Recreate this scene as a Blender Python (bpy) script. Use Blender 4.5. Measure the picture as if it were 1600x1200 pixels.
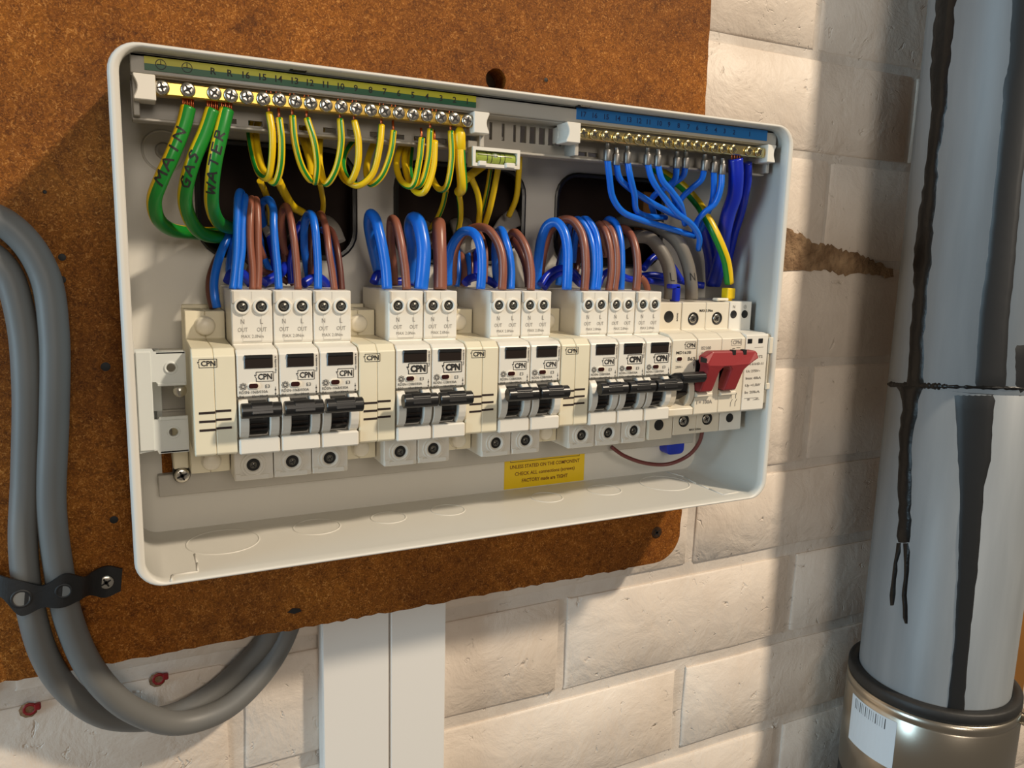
import bpy, bmesh, math, random
from mathutils import Vector, Matrix
random.seed(7)
for o in list(bpy.data.objects): bpy.data.objects.remove(o)
S = 0.001                                   # the scene is authored in millimetres
scn = bpy.context.scene
COL = scn.collection
# ------------------------------------------------------------------ camera
CAM = Vector((-23.5, -419.3, 88.9)); FPX = 1220.9
yaw, pit, rol = math.radians(26.37), math.radians(9.36), math.radians(1.49)
_f = Vector((math.sin(yaw)*math.cos(pit), math.cos(yaw)*math.cos(pit), -math.sin(pit)))
_r = Vector((math.cos(yaw), -math.sin(yaw), 0)); _u = _r.cross(_f)
R_ = _r*math.cos(rol) + _u*math.sin(rol); U_ = -_r*math.sin(rol) + _u*math.cos(rol)
cd = bpy.data.cameras.new('camera'); cam = bpy.data.objects.new('camera', cd); COL.objects.link(cam)
M3 = Matrix((R_, U_, -_f)).transposed()
cam.matrix_world = Matrix.Translation(CAM*S) @ M3.to_4x4()
cd.sensor_fit = 'HORIZONTAL'; cd.sensor_width = 36; cd.lens = 36*FPX/1600; cd.clip_start = 0.01; cd.clip_end = 50
scn.camera = cam
# ------------------------------------------------------------------ light and exposure
scn.view_settings.view_transform = 'Standard'; scn.view_settings.look = 'None'
scn.view_settings.gamma = 1; scn.view_settings.use_curve_mapping = False
scn.view_settings.exposure = -0.1
w = bpy.data.worlds.new('world'); scn.world = w; w.use_nodes = True
w.node_tree.nodes['Background'].inputs[0].default_value = (1.0, 0.87, 0.72, 1)
w.node_tree.nodes['Background'].inputs[1].default_value = 0.16
def area(name, pos, target, size, size_y, power, color):
    l = bpy.data.lights.new(name, 'AREA'); l.shape = 'RECTANGLE'; l.size = size; l.size_y = size_y; l.energy = power; l.color = color
    o = bpy.data.objects.new(name, l); COL.objects.link(o); o.location = pos
    o.rotation_euler = (Vector(target)-Vector(pos)).to_track_quat('-Z', 'Y').to_euler()
    return o
area('ceiling_lamp', (1.45, -1.71, 1.86), (0.15, 0, 0.0), 0.17, 0.17, 77, (1.0, 0.85, 0.66))
area('doorway_daylight', (-1.6, -0.48, 0.25), (0.3, -0.05, 0.0), 0.45, 1.2, 20, (0.56, 0.82, 1.0))
area('front_fill', (0.05, -1.9, 0.5), (0.3, 0, -0.05), 0.5, 0.5, 8.5, (1.0, 0.88, 0.74))  # added soft warm fill from the front, not a known lamp

def at(u, v, y):
    d = _f + R_*((u-800)/FPX) + U_*((600-v)/FPX)
    return CAM + d*((y-CAM.y)/d.y)
# ------------------------------------------------------------------ materials
def lin(c):
    c /= 255.0
    return c/12.92 if c <= 0.04045 else ((c+0.055)/1.055)**2.4
def rgb(r, g, b): return (lin(r), lin(g), lin(b), 1)
MATS = {}
def mat(name, col, rough=0.5, metal=0.0, var=0.0, vscale=30, bump=0.0, bscale=200, col2=None, spec=0.5, trans=0.0, coat=0.0, bdist=0.0005, detail=4):
    if name in MATS: return MATS[name]
    m = bpy.data.materials.new(name); m.use_nodes = True; nt = m.node_tree; b = nt.nodes['Principled BSDF']
    b.inputs['Roughness'].default_value = rough; b.inputs['Metallic'].default_value = metal
    b.inputs['Specular IOR Level'].default_value = spec; b.inputs['Transmission Weight'].default_value = trans
    b.inputs['Coat Weight'].default_value = coat; b.inputs['Base Color'].default_value = col
    tc = nt.nodes.new('ShaderNodeTexCoord')
    geo = nt.nodes.new('ShaderNodeNewGeometry')
    if var > 0:
        n = nt.nodes.new('ShaderNodeTexNoise'); n.inputs['Scale'].default_value = vscale; n.inputs['Detail'].default_value = detail
        nt.links.new(geo.outputs['Position'], n.inputs['Vector'])
        r = nt.nodes.new('ShaderNodeValToRGB'); r.color_ramp.elements[0].position = 0.3; r.color_ramp.elements[1].position = 0.7
        c2 = col2 or tuple([c*(1-var) for c in col[:3]]+[1])
        r.color_ramp.elements[0].color = c2; r.color_ramp.elements[1].color = col
        nt.links.new(n.outputs['Fac'], r.inputs['Fac']); nt.links.new(r.outputs['Color'], b.inputs['Base Color'])
    if bump > 0:
        n2 = nt.nodes.new('ShaderNodeTexNoise'); n2.inputs['Scale'].default_value = bscale; n2.inputs['Detail'].default_value = 5
        nt.links.new(geo.outputs['Position'], n2.inputs['Vector'])
        bp = nt.nodes.new('ShaderNodeBump'); bp.inputs['Strength'].default_value = bump; bp.inputs['Distance'].default_value = bdist
        nt.links.new(n2.outputs['Fac'], bp.inputs['Height']); nt.links.new(bp.outputs['Normal'], b.inputs['Normal'])
    MATS[name] = m
    return m
SHELL = mat('enclosure_steel', rgb(214, 211, 203), 0.42, bump=0.06, bscale=900, bdist=0.0002)
WHITE = mat('white_plastic', rgb(228, 224, 214), 0.38, var=0.03, vscale=60)
CREAM = mat('cream_plastic', rgb(229, 221, 196), 0.42, var=0.04, vscale=60)
CAPW = mat('cap_plastic', rgb(236, 229, 212), 0.35)
IVORY = mat('ivory_plastic', rgb(224, 216, 198), 0.42, var=0.03, vscale=60)
GREYP = mat('grey_plastic', rgb(176, 172, 164), 0.45)
BRKT = mat('bracket_paint', rgb(214, 218, 216), 0.3)
BLACK = mat('black_plastic', rgb(26, 26, 27), 0.32)
WIN = mat('window_plastic', rgb(38, 30, 26), 0.22)
DARK = mat('dark_hole', rgb(14, 12, 11), 0.6)
VENT = mat('vent_dark', rgb(34, 16, 12), 0.7)
RED = mat('red_handle', rgb(150, 46, 50), 0.42)
LED = mat('dark_red_lens', rgb(50, 14, 12), 0.25)
INK = mat('black_ink', rgb(34, 32, 32), 0.6)
GINK = mat('grey_ink', rgb(140, 136, 130), 0.6)
RINK = mat('brown_ink', rgb(120, 70, 10), 0.6)
BINK = mat('navy_ink', rgb(6, 38, 92), 0.6)
STEEL = mat('screw_steel', rgb(205, 200, 190), 0.25, 1.0, bump=0.3, bscale=1500, bdist=0.0002)
BRASS = mat('brass', rgb(214, 178, 92), 0.3, 1.0, var=0.15, vscale=120)
NICKB = mat('nickel_brass', rgb(222, 205, 150), 0.22, 1.0)
COPPER = mat('copper', rgb(200, 110, 70), 0.35, 1.0)
TIN = mat('tin_ferrule', rgb(128, 126, 124), 0.4, 0.75)
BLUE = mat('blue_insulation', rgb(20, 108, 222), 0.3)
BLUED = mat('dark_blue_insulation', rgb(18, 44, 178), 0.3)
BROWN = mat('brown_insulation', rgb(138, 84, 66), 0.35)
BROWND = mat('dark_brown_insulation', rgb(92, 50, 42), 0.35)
YEL = mat('yellow_insulation', rgb(226, 190, 20), 0.32)
GRN = mat('green_insulation', rgb(24, 128, 44), 0.32)
GREYC = mat('grey_tail_insulation', rgb(112, 106, 98), 0.5)
SHEATH = mat('grey_sheath', rgb(112, 112, 110), 0.48, bump=0.1, bscale=60, bdist=0.001, var=0.12, vscale=25)
SHEATH2 = mat('cut_sheath', rgb(150, 145, 138), 0.5)
PVC = mat('trunking_pvc', rgb(226, 223, 218), 0.35)
YSTK = mat('yellow_sticker', rgb(232, 196, 10), 0.4)
YSTR = mat('strip_yellow', rgb(196, 190, 28), 0.45)
GSTR = mat('strip_green', rgb(16, 92, 56), 0.45)
BSTR = mat('strip_blue', rgb(18, 108, 178), 0.45)
CLIPB = mat('black_strap', rgb(24, 24, 25), 0.55, bump=0.2, bscale=500)
RUB = mat('rubber', rgb(38, 37, 36), 0.55, var=0.3, vscale=90, bump=0.3, bscale=300)
STAIN = mat('stainless_band', rgb(190, 182, 168), 0.28, 1.0)
TAR = mat('bitumen', rgb(15, 15, 15), 0.3, bump=0.5, bscale=160, bdist=0.001, spec=0.3)
TAPE = mat('black_tape', rgb(30, 31, 32), 0.42, bump=0.15, bscale=120)
LABELW = mat('paper_label', rgb(214, 224, 232), 0.5)
GLOW = mat('level_liquid', rgb(182, 200, 92), 0.15, trans=0.3)
CLEAR = mat('clear_plastic', rgb(225, 230, 215), 0.12, trans=0.6)
PLUG = mat('red_wall_plug', rgb(140, 20, 24), 0.5)
CAVITY = mat('cavity_shade', rgb(44, 26, 16), 0.8, var=0.5, vscale=30)  # near-black brown carries the shade of the cavity behind the board
FLUFF = mat('raw_mortar', rgb(172, 142, 108), 0.9, var=0.45, vscale=60, bump=1.0, bscale=160, bdist=0.004, col2=rgb(104, 76, 50))
POST = mat('ochre_wood', rgb(150, 100, 36), 0.6, var=0.3, vscale=20)

def node_mat(name, build):
    m = bpy.data.materials.new(name); m.use_nodes = True
    nt = m.node_tree; build(nt, nt.nodes['Principled BSDF']); MATS[name] = m; return m
def N(nt, t, **k):
    n = nt.nodes.new(t)
    for a, v in k.items(): n.inputs[a].default_value = v
    return n
def ramp(nt, fac, stops):
    r = nt.nodes.new('ShaderNodeValToRGB'); e = r.color_ramp.elements
    while len(e) < len(stops): e.new(0.5)
    for i, (p, c) in enumerate(stops): e[i].position = p; e[i].color = c
    nt.links.new(fac, r.inputs['Fac']); return r.outputs['Color']
def mix(nt, f, a, b, typ='MIX'):
    n = nt.nodes.new('ShaderNodeMix'); n.data_type = 'RGBA'; n.blend_type = typ
    for s, v in ((n.inputs[0], f), (n.inputs[6], a), (n.inputs[7], b)):
        if hasattr(v, 'links'): nt.links.new(v, s)
        else: s.default_value = v
    return n.outputs[2]
def hardboard(nt, b):
    g = nt.nodes.new('ShaderNodeNewGeometry').outputs['Position']
    def noise(s, d, r=0.5, dist=0):
        n = N(nt, 'ShaderNodeTexNoise', Scale=s, Detail=d, Roughness=r, Distortion=dist); nt.links.new(g, n.inputs['Vector']); return n.outputs['Fac']
    fib = noise(620, 3, 0.7, 1.5)
    base = ramp(nt, noise(150, 4, 0.7), [(0.30, rgb(98, 56, 10)), (0.50, rgb(136, 82, 20)), (0.75, rgb(164, 104, 32))])
    c = mix(nt, 0.5, base, ramp(nt, fib, [(0.38, rgb(66, 30, 4)), (0.50, rgb(140, 78, 20)), (0.58, rgb(172, 106, 40)), (0.68, rgb(236, 176, 104))]))
    blot = ramp(nt, noise(9, 4, 0.6), [(0.36, (0.60, 0.55, 0.50, 1)), (0.60, (1.05, 1.02, 0.98, 1))])
    c = mix(nt, 1.0, c, blot, 'MULTIPLY')
    spot = ramp(nt, noise(48, 3, 0.6), [(0.26, (0.42, 0.38, 0.33, 1)), (0.36, (1, 1, 1, 1))])
    c = mix(nt, 1.0, c, spot, 'MULTIPLY'); b.inputs['Specular IOR Level'].default_value = 0.2
    nt.links.new(c, b.inputs['Base Color']); b.inputs['Roughness'].default_value = 0.62
    bp = N(nt, 'ShaderNodeBump', Strength=0.55, Distance=0.0007); nt.links.new(fib, bp.inputs['Height']); nt.links.new(bp.outputs[0], b.inputs['Normal'])
BOARD = node_mat('hardboard', hardboard)
def paint(c1, c2):
    def f(nt, b):
        g = nt.nodes.new('ShaderNodeNewGeometry').outputs['Position']
        def noise(s, d, r=0.5, dist=0):
            n = N(nt, 'ShaderNodeTexNoise', Scale=s, Detail=d, Roughness=r, Distortion=dist); nt.links.new(g, n.inputs['Vector']); return n.outputs['Fac']
        c = ramp(nt, noise(14, 5, 0.6), [(0.3, c2), (0.62, c1)])
        pit = noise(95, 3, 0.6, 0.6)
        c = mix(nt, 1.0, c, ramp(nt, pit, [(0.235, (0.42, 0.36, 0.30, 1)), (0.285, (1, 1, 1, 1))]), 'MULTIPLY')
        nt.links.new(c, b.inputs['Base Color']); b.inputs['Roughness'].default_value = 0.5
        a = N(nt, 'ShaderNodeMath'); a.operation = 'MULTIPLY_ADD'; nt.links.new(noise(30, 6, 0.6, 0.4), a.inputs[0]); a.inputs[1].default_value = 2.2
        p = ramp(nt, pit, [(0.22, (0, 0, 0, 1)), (0.36, (1, 1, 1, 1))]); nt.links.new(p, a.inputs[2])
        bp = N(nt, 'ShaderNodeBump', Strength=0.55, Distance=0.0022); nt.links.new(a.outputs[0], bp.inputs['Height']); nt.links.new(bp.outputs[0], b.inputs['Normal'])
    return f
BRICK = node_mat('painted_brick', paint(rgb(226, 214, 201), rgb(212, 198, 184)))
MORTAR = node_mat('painted_mortar', paint(rgb(214, 205, 195), rgb(192, 180, 168)))
def pipe_m(nt, b):
    g = nt.nodes.new('ShaderNodeNewGeometry').outputs['Position']
    mp = N(nt, 'ShaderNodeMapping'); mp.inputs['Scale'].default_value = (1, 1, 0.12); nt.links.new(g, mp.inputs['Vector'])
    n = N(nt, 'ShaderNodeTexNoise', Scale=60, Detail=4); nt.links.new(mp.outputs[0], n.inputs['Vector'])
    nt.links.new(ramp(nt, n.outputs['Fac'], [(0.3, rgb(122, 127, 131)), (0.7, rgb(136, 141, 145))]), b.inputs['Base Color']); b.inputs['Specular IOR Level'].default_value = 0.35
    b.inputs['Roughness'].default_value = 0.4
    bp = N(nt, 'ShaderNodeBump', Strength=0.12, Distance=0.001); nt.links.new(n.outputs['Fac'], bp.inputs['Height']); nt.links.new(bp.outputs[0], b.inputs['Normal'])
PIPE = node_mat('grey_pipe', pipe_m)

# ------------------------------------------------------------------ mesh helpers
TXT = {}
def text_tris(s, bold=0.0, shear=0.0):
    k = (s, bold, shear)
    if k in TXT: return TXT[k]
    c = bpy.data.curves.new('t', 'FONT'); c.body = s; c.size = 1; c.resolution_u = 2; c.offset = bold; c.shear = shear
    c.fill_mode = 'FRONT'
    o = bpy.data.objects.new('t', c); COL.objects.link(o)
    dg = bpy.context.evaluated_depsgraph_get()
    me = o.evaluated_get(dg).to_mesh()
    vs = [(v.co.x, v.co.y) for v in me.vertices]; fs = [tuple(p.vertices) for p in me.polygons]
    o.evaluated_get(dg).to_mesh_clear()
    bpy.data.objects.remove(o); bpy.data.curves.remove(c)
    if vs:
        x0 = min(v[0] for v in vs); x1 = max(v[0] for v in vs); y0 = min(v[1] for v in vs); y1 = max(v[1] for v in vs)
    else: x0 = x1 = y0 = y1 = 0
    TXT[k] = (vs, fs, x0, x1, y0, y1)
    return TXT[k]
class MB:
    def __init__(s, *mats): s.v = []; s.f = []; s.m = []; s.s = []; s.mats = list(mats)
    def mi(s, m):
        if m not in s.mats: s.mats.append(m)
        return s.mats.index(m)
    def add(s, vs, fs, m, smooth=False):
        n = len(s.v); i = s.mi(m); s.v += [tuple(v) for v in vs]
        for k, f in enumerate(fs):
            s.f.append([n+a for a in f]); s.m.append(i); s.s.append(smooth)
        return s
    def bm(s, b, m, smooth=False):
        b.verts.index_update()
        s.add([v.co.copy() for v in b.verts], [[v.index for v in f.verts] for f in b.faces], m, smooth); b.free(); return s
    def box(s, x0, x1, y0, y1, z0, z1, m, bev=0.0, seg=1):
        b = bmesh.new(); bmesh.ops.create_cube(b, size=1)
        for v in b.verts: v.co = Vector(((x0+x1)/2+v.co.x*(x1-x0), (y0+y1)/2+v.co.y*(y1-y0), (z0+z1)/2+v.co.z*(z1-z0)))
        if bev: bmesh.ops.bevel(b, geom=b.edges[:], offset=bev, segments=seg, affect='EDGES', profile=0.5)
        return s.bm(b, m)
    def prism(s, prof, x0, x1, m, bev=0.0, axis='x', seg=1):        # prof: (a, b) outline; extruded along axis
        b = bmesh.new()
        def P(a, c, t):
            return {'x': (t, a, c), 'y': (a, t, c), 'z': (a, c, t)}[axis]
        A = [b.verts.new(P(a, c, x0)) for a, c in prof]; B = [b.verts.new(P(a, c, x1)) for a, c in prof]; n = len(prof)
        b.faces.new(A); b.faces.new(B[::-1])
        for i in range(n): b.faces.new((A[i], B[i], B[(i+1) % n], A[(i+1) % n]))
        bmesh.ops.recalc_face_normals(b, faces=b.faces[:])
        if bev: bmesh.ops.bevel(b, geom=b.edges[:], offset=bev, segments=seg, affect='EDGES', profile=0.5)
        bmesh.ops.triangulate(b, faces=[f for f in b.faces if len(f.verts) > 4])
        return s.bm(b, m)
    def lathe(s, c, prof, m, n=24, d=(0, -1, 0), smooth=True):     # prof: (radius, height along d)
        d = Vector(d).normalized(); a = Vector((0, 0, 1)) if abs(d.z) < .9 else Vector((1, 0, 0))
        e1 = (a-d*a.dot(d)).normalized(); e2 = d.cross(e1); c = Vector(c); vs = []; fs = []
        for r, h in prof:
            for k in range(n):
                t = 2*math.pi*k/n; vs.append(c+d*h+e1*(r*math.cos(t))+e2*(r*math.sin(t)))
        for i in range(len(prof)-1):
            for k in range(n):
                k2 = (k+1) % n; fs.append((i*n+k, i*n+k2, (i+1)*n+k2, (i+1)*n+k))
        if prof[0][0] > 0.01: pass
        return s.add(vs, fs, m, smooth)
    def text(s, t, x, y, z, h, m, bold=0.0, width=None, align='l', rot=0, shear=0.0, plane='y', dz=0.06):
        """flat print facing -y, cap height h mm, left/baseline at (x, z)"""
        vs, fs, x0, x1, y0, y1 = text_tris(t, bold, shear); k = h/0.72; kx = k
        if width and x1 > x0: kx = width/(x1-x0)
        wd = (x1-x0)*kx; off = {'l': 0, 'c': -wd/2, 'r': -wd}[align]; o = []
        cr, sr = math.cos(rot), math.sin(rot)
        for a, b in vs:
            p = (a-x0)*kx+off; q = b*k
            o.append((x+p*cr-q*sr, y-dz, z+p*sr+q*cr))
        return s.add(o, [tuple(f) for f in fs], m)
    def strip(s, x0, z0, x1, z1, y, w, m):                        # flat printed line
        d = Vector((x1-x0, 0, z1-z0)).normalized(); n = Vector((-d.z, 0, d.x))*w/2
        a = Vector((x0, y, z0)); b = Vector((x1, y, z1))
        return s.add([a-n, b-n, b+n, a+n], [(0, 1, 2, 3)], m)
    def frame(s, x0, x1, z0, z1, y, w, m):
        s.strip(x0, z0, x1, z0, y, w, m); s.strip(x0, z1, x1, z1, y, w, m); s.strip(x0, z0, x0, z1, y, w, m); s.strip(x1, z0, x1, z1, y, w, m); return s
    def ringflat(s, x, z, y, r, w, m, n=20, a0=0, a1=360):
        vs = []; fs = []
        for k in range(n+1):
            t = math.radians(a0+(a1-a0)*k/n)
            for rr in (r-w/2, r+w/2): vs.append((x+rr*math.cos(t), y, z+rr*math.sin(t)))
            if k < n: fs.append((2*k, 2*k+1, 2*k+3, 2*k+2))
        return s.add(vs, fs, m)
    def mesh(s, name, origin=(0, 0, 0)):
        me = bpy.data.meshes.new(name)
        ox, oy, oz = origin
        me.from_pydata([((v[0]-ox)*S, (v[1]-oy)*S, (v[2]-oz)*S) for v in s.v], [], s.f)
        for m in s.mats: me.materials.append(m)
        me.polygons.foreach_set('material_index', s.m); me.polygons.foreach_set('use_smooth', s.s); me.update()
        return me
    def build(s, name, parent=None, origin=(0, 0, 0)):
        o = bpy.data.objects.new(name, s.mesh(name, origin)); COL.objects.link(o)
        if parent: o.parent = parent
        else: o.location = Vector(origin)*S
        return o
def tag(o, label=None, cat=None, group=None, kind=None):
    if label: o['label'] = label
    if cat: o['category'] = cat
    if group: o['group'] = group
    if kind: o['kind'] = kind
    return o
def thing(name, label, cat, loc=(0, 0, 0), group=None):
    o = bpy.data.objects.new(name, None); COL.objects.link(o); o.location = Vector(loc)*S; o.empty_display_size = 0.01
    return tag(o, label, cat, group)
def copy_part(p, parent, loc):
    c = p.copy(); COL.objects.link(c); c.parent = parent; c.location = Vector(loc)*S; return c
def spline(P, n=8):
    P = [Vector(p) for p in P]
    if len(P) == 2: return [P[0].lerp(P[1], i/n) for i in range(n+1)]
    Q = [P[0]*2-P[1]]+P+[P[-1]*2-P[-2]]; out = []
    for i in range(1, len(Q)-2):
        p0, p1, p2, p3 = Q[i-1:i+3]
        t0 = 0; t1 = t0+max((p1-p0).length, 1e-3)**.5; t2 = t1+max((p2-p1).length, 1e-3)**.5; t3 = t2+max((p3-p2).length, 1e-3)**.5
        for k in range(n):
            t = t1+(t2-t1)*k/n
            a1 = p0*((t1-t)/(t1-t0))+p1*((t-t0)/(t1-t0)); a2 = p1*((t2-t)/(t2-t1))+p2*((t-t1)/(t2-t1)); a3 = p2*((t3-t)/(t3-t2))+p3*((t-t2)/(t3-t2))
            b1 = a1*((t2-t)/(t2-t0))+a2*((t-t0)/(t2-t0)); b2 = a2*((t3-t)/(t3-t1))+a3*((t-t1)/(t3-t1))
            out.append(b1*((t2-t)/(t2-t1))+b2*((t-t1)/(t2-t1)))
    out.append(P[-1]); return out
def frames(C):
    T = [(C[min(i+1, len(C)-1)]-C[max(i-1, 0)]).normalized() for i in range(len(C))]
    n = Vector((0, -1, 0)); n = (n-T[0]*n.dot(T[0]))
    if n.length < .1: n = Vector((1, 0, 0)); n = n-T[0]*n.dot(T[0])
    n.normalize(); out = []
    for t in T:
        n = (n-t*n.dot(t)).normalized(); out.append((t, n, t.cross(n)))
    return out
def tube(mb, P, r, mats, n=12, stripe=None, twist=0.0, seg=8, flat=1.0):
    """mats: one material, or (yellow, green) with stripe=(start_deg, end_deg) of the green part, 0 = towards the viewer's side"""
    C = spline(P, seg); F = frames(C); vs = []
    for c, (t, a, b) in zip(C, F):
        for k in range(n):
            q = 2*math.pi*k/n; vs.append(c+a*(r*math.cos(q)*flat)+b*(r*math.sin(q)))
    base = {}
    mt = mats if isinstance(mats, tuple) else (mats, mats)
    for i in range(len(C)-1):
        for k in range(n):
            k2 = (k+1) % n; g = 0
            if stripe:
                q = (360*(k+.5)/n+twist*i) % 360
                g = 1 if (q-stripe[0]) % 360 < (stripe[1]-stripe[0]) else 0
            base.setdefault(g, []).append((i*n+k, i*n+k2, (i+1)*n+k2, (i+1)*n+k))
    n0 = len(mb.v); mb.v += [tuple(v) for v in vs]
    for g, fs in base.items():
        mi = mb.mi(mt[g])
        for f in fs: mb.f.append([n0+a for a in f]); mb.m.append(mi); mb.s.append(True)
    for row in (range(n-1, -1, -1), [(len(C)-1)*n+k for k in range(n)]):
        mb.f.append([n0+a for a in row]); mb.m.append(mb.mi(mt[0])); mb.s.append(False)
    return C, F
def tube_text(mb, C, F, r, s, s0, size, m, ang0=0, flip=1, bold=0.03, shear=0.0, step=1.0):
    """lettering that runs along a tube; s0 mm from the end of the path, running backwards (towards its start)"""
    L = [0]
    for a, b in zip(C, C[1:]): L.append(L[-1]+(b-a).length)
    vs, fs, x0, x1, y0, y1 = text_tris(s, bold, shear); k = size/0.72; o = []
    for a, b in vs:
        d = s0-flip*(a-x0)*k*step; d = min(max(d, 0), L[-1]-1e-3)
        i = max(j for j in range(len(L)-1) if L[j] <= d); f = (d-L[i])/(L[i+1]-L[i])
        c = C[i].lerp(C[i+1], f); t, n_, b_ = F[i]
        q = math.radians(ang0)+flip*(b-0.36)*k/r
        o.append(c+(n_*math.cos(q)+b_*math.sin(q))*(r+0.12))
    mb.add(o, [tuple(f) for f in fs], m)
def rrect(x0, x1, z0, z1, r, n=6):
    out = []
    for cx, cz, a in ((x1-r, z1-r, 0), (x0+r, z1-r, 90), (x0+r, z0+r, 180), (x1-r, z0+r, 270)):
        for k in range(n+1):
            t = math.radians(a+90*k/n); out.append((cx+r*math.cos(t), cz+r*math.sin(t)))
    return out
def circ(x, z, r, n=16, jit=0): return [(x+(r+random.uniform(-jit, jit))*math.cos(2*math.pi*k/n), z+(r+random.uniform(-jit, jit))*math.sin(2*math.pi*k/n)) for k in range(n)]
def plate(mb, outer, holes, y0, y1, m):
    b = bmesh.new(); ed = []
    for loop in [outer]+holes:
        V = [b.verts.new((a, y0, c)) for a, c in loop]
        ed += [b.edges.new((V[i], V[(i+1) % len(V)])) for i in range(len(V))]
    bmesh.ops.triangle_fill(b, use_beauty=True, edges=ed)
    r = bmesh.ops.extrude_face_region(b, geom=b.faces[:])
    for v in [g for g in r['geom'] if isinstance(g, bmesh.types.BMVert)]: v.co.y = y1
    bmesh.ops.recalc_face_normals(b, faces=b.faces[:])
    return mb.bm(b, m)
def loops(mb, Ls, m, smooth=False, close=False):
    n = len(Ls[0]); vs = [p for L in Ls for p in L]; fs = []
    for i in range(len(Ls)-1):
        for k in range(n): fs.append((i*n+k, i*n+(k+1) % n, (i+1)*n+(k+1) % n, (i+1)*n+k))
    return mb.add(vs, fs, m, smooth)

# ------------------------------------------------------------------ SETTING: brick wall
YW = 32
mort = MB(); mort.box(-1000, 1300, YW+2.2, YW+12, -560, 560, MORTAR)
wall = mort.build('wall_back'); tag(wall, kind='structure')
mb = MB(); mb.box(-1000, 1300, YW+.9, YW+2.2, -70, 560, MORTAR); mb.build('mortar_bed', wall)
def brick_mesh(w, h, seed):
    rnd = random.Random(seed); mb = MB(); nx, nz = 7, 3
    xs = [0, 2.0]+[2+(w-4)*i/(nx-3) for i in range(1, nx-3)]+[w-2.0, w]; zs = [0, 1.6, h/2, h-1.6, h]
    vs = []
    for j, z in enumerate(zs):
        for i, x in enumerate(xs):
            e = (i in (0, len(xs)-1)) or (j in (0, 4))
            jx = rnd.uniform(-.8, .8) if 0 < i < len(xs)-1 else rnd.uniform(-.9, .9); jz = rnd.uniform(-.8, .8)
            vs.append((x+jx, (1.3 if e else 0)+rnd.uniform(-.35, .35), z+jz))
    n = len(xs); fs = [(j*n+i, j*n+i+1, (j+1)*n+i+1, (j+1)*n+i) for j in range(4) for i in range(n-1)]
    mb.add(vs, fs, BRICK, True)
    per = [i for i in range(n)]+[j*n+n-1 for j in range(1, 5)]+[4*n+i for i in range(n-2, -1, -1)]+[j*n for j in range(3, 0, -1)]
    b0 = [vs[p] for p in per]; b1 = [(p[0], 6, p[2]) for p in b0]; k = len(b0)
    mb.add(b0+b1, [(i, i+k, (i+1) % k+k, (i+1) % k) for i in range(k)], BRICK)
    return mb.mesh('brick')
PX, PZ, JW = 223.0, 78.0, 9.5
bm_full = [brick_mesh(PX-JW, PZ-JW, s) for s in range(6)]
JOINTS = [9.5+78*k for k in range(1, 6)]                  # bottoms measured from the photograph
tops = [478, 399, 320, 241, 168.5, 88.5, 9.8, -73.5, -147.5, -226, -304, -382, -460]
for r in range(len(tops)-1):
    z1 = tops[r]; z0 = tops[r+1]
    off = 22.5 if r % 2 == 0 else 134
    if z0 > 160: off -= 24
    gap = JW if z0 < -100 else 6.0
    for c in range(-5, 6):
        x = off+PX*c+random.uniform(-2, 2)
        if x > 1070 or x < -1000: continue
        o = bpy.data.objects.new('brick', random.choice(bm_full)); COL.objects.link(o); o.parent = wall
        o.location = Vector((x+gap/2, YW-random.uniform(0, .8)+0.0, z0+gap/2))*S
        o.scale = ((PX-gap)/(PX-JW), 1, (z1-z0-gap)/(PZ-JW))
# raw mortar patch in the joint above the middle of the unit's height
pp = [(1205, 352), (1236, 360), (1252, 366), (1266, 376), (1284, 382), (1300, 384), (1318, 392), (1340, 396), (1356, 404), (1376, 412), (1396, 420), (1397, 434), (1380, 433), (1362, 428), (1340, 428), (1318, 430), (1302, 424), (1278, 421), (1250, 423), (1205, 424)]
mb = MB(); q = [at(u, v, YW-1.0) for u, v in pp]
q2 = []
for a, b in zip(q, q[1:]+q[:1]):
    for k in range(5): c = a.lerp(b, k/5); q2.append((c.x+random.uniform(-1, 1), c.z+random.uniform(-1.3, 1.3)))
plate(mb, q2, [], YW-1.0, YW+3, FLUFF)
rm = mb.build('broken_mortar', wall)
# chipped paint lip above the raw mortar
# ------------------------------------------------------------------ hardboard
def jag(a, b, n, j):
    return [(a[0]+(b[0]-a[0])*k/n+random.uniform(-j, j), a[1]+(b[1]-a[1])*k/n+random.uniform(-j, j)) for k in range(n)]
OPEN = [(10.5, 88, 85, 140), (111, 188.5, 84, 137.5), (211, 288.5, 84, 137.5)]
HOLES = [rrect(a-6, b+6, c-6, d+6, 16) for a, b, c, d in OPEN]
out = jag((-560, 400), (-560, -122), 40, .5)+jag((-560, -122), (288, -122.4), 200, .7)
for k in range(8):
    t = math.radians(-90+90*k/8); out.append((303+21*math.cos(t)-2, -101+21*math.sin(t)))
out += jag((322, -96), (319, 400), 60, .5)+jag((319, 400), (-560, 400), 20, .5)
mb = MB(); e = at(775, 125, 2.3)
plate(mb, out, HOLES+[circ(e.x, e.z, 6.3, 20, .2)], 2.3, 17, BOARD)
board_root = thing('hardboard_panel', 'large brown hardboard panel fixed on the brick wall behind the white consumer unit', 'board', (0, 17, -122))
O = (0, 17, -122)
mb.build('panel', board_root, O)
mb = MB()
for u, v, r in ((853, 125, 1.3), (97, 402, 1.7), (97, 437, 1.7), (165, 573, 2.2), (178, 812, 2.0), (70, 300, .9), (1035, 700, 1)):
    p = at(u, v, 2.3); b = MB(); b.lathe((p.x, 2.25, p.z), [(r, 0), (r*.9, 0.05), (0.01, .06)], DARK, 12)
    b.lathe((p.x, 2.2, p.z), [(r*1.35, -.05), (r*1.2, .25), (r, .1)], BOARD, 12)
    b.build('nail_hole', board_root, O)
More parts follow.
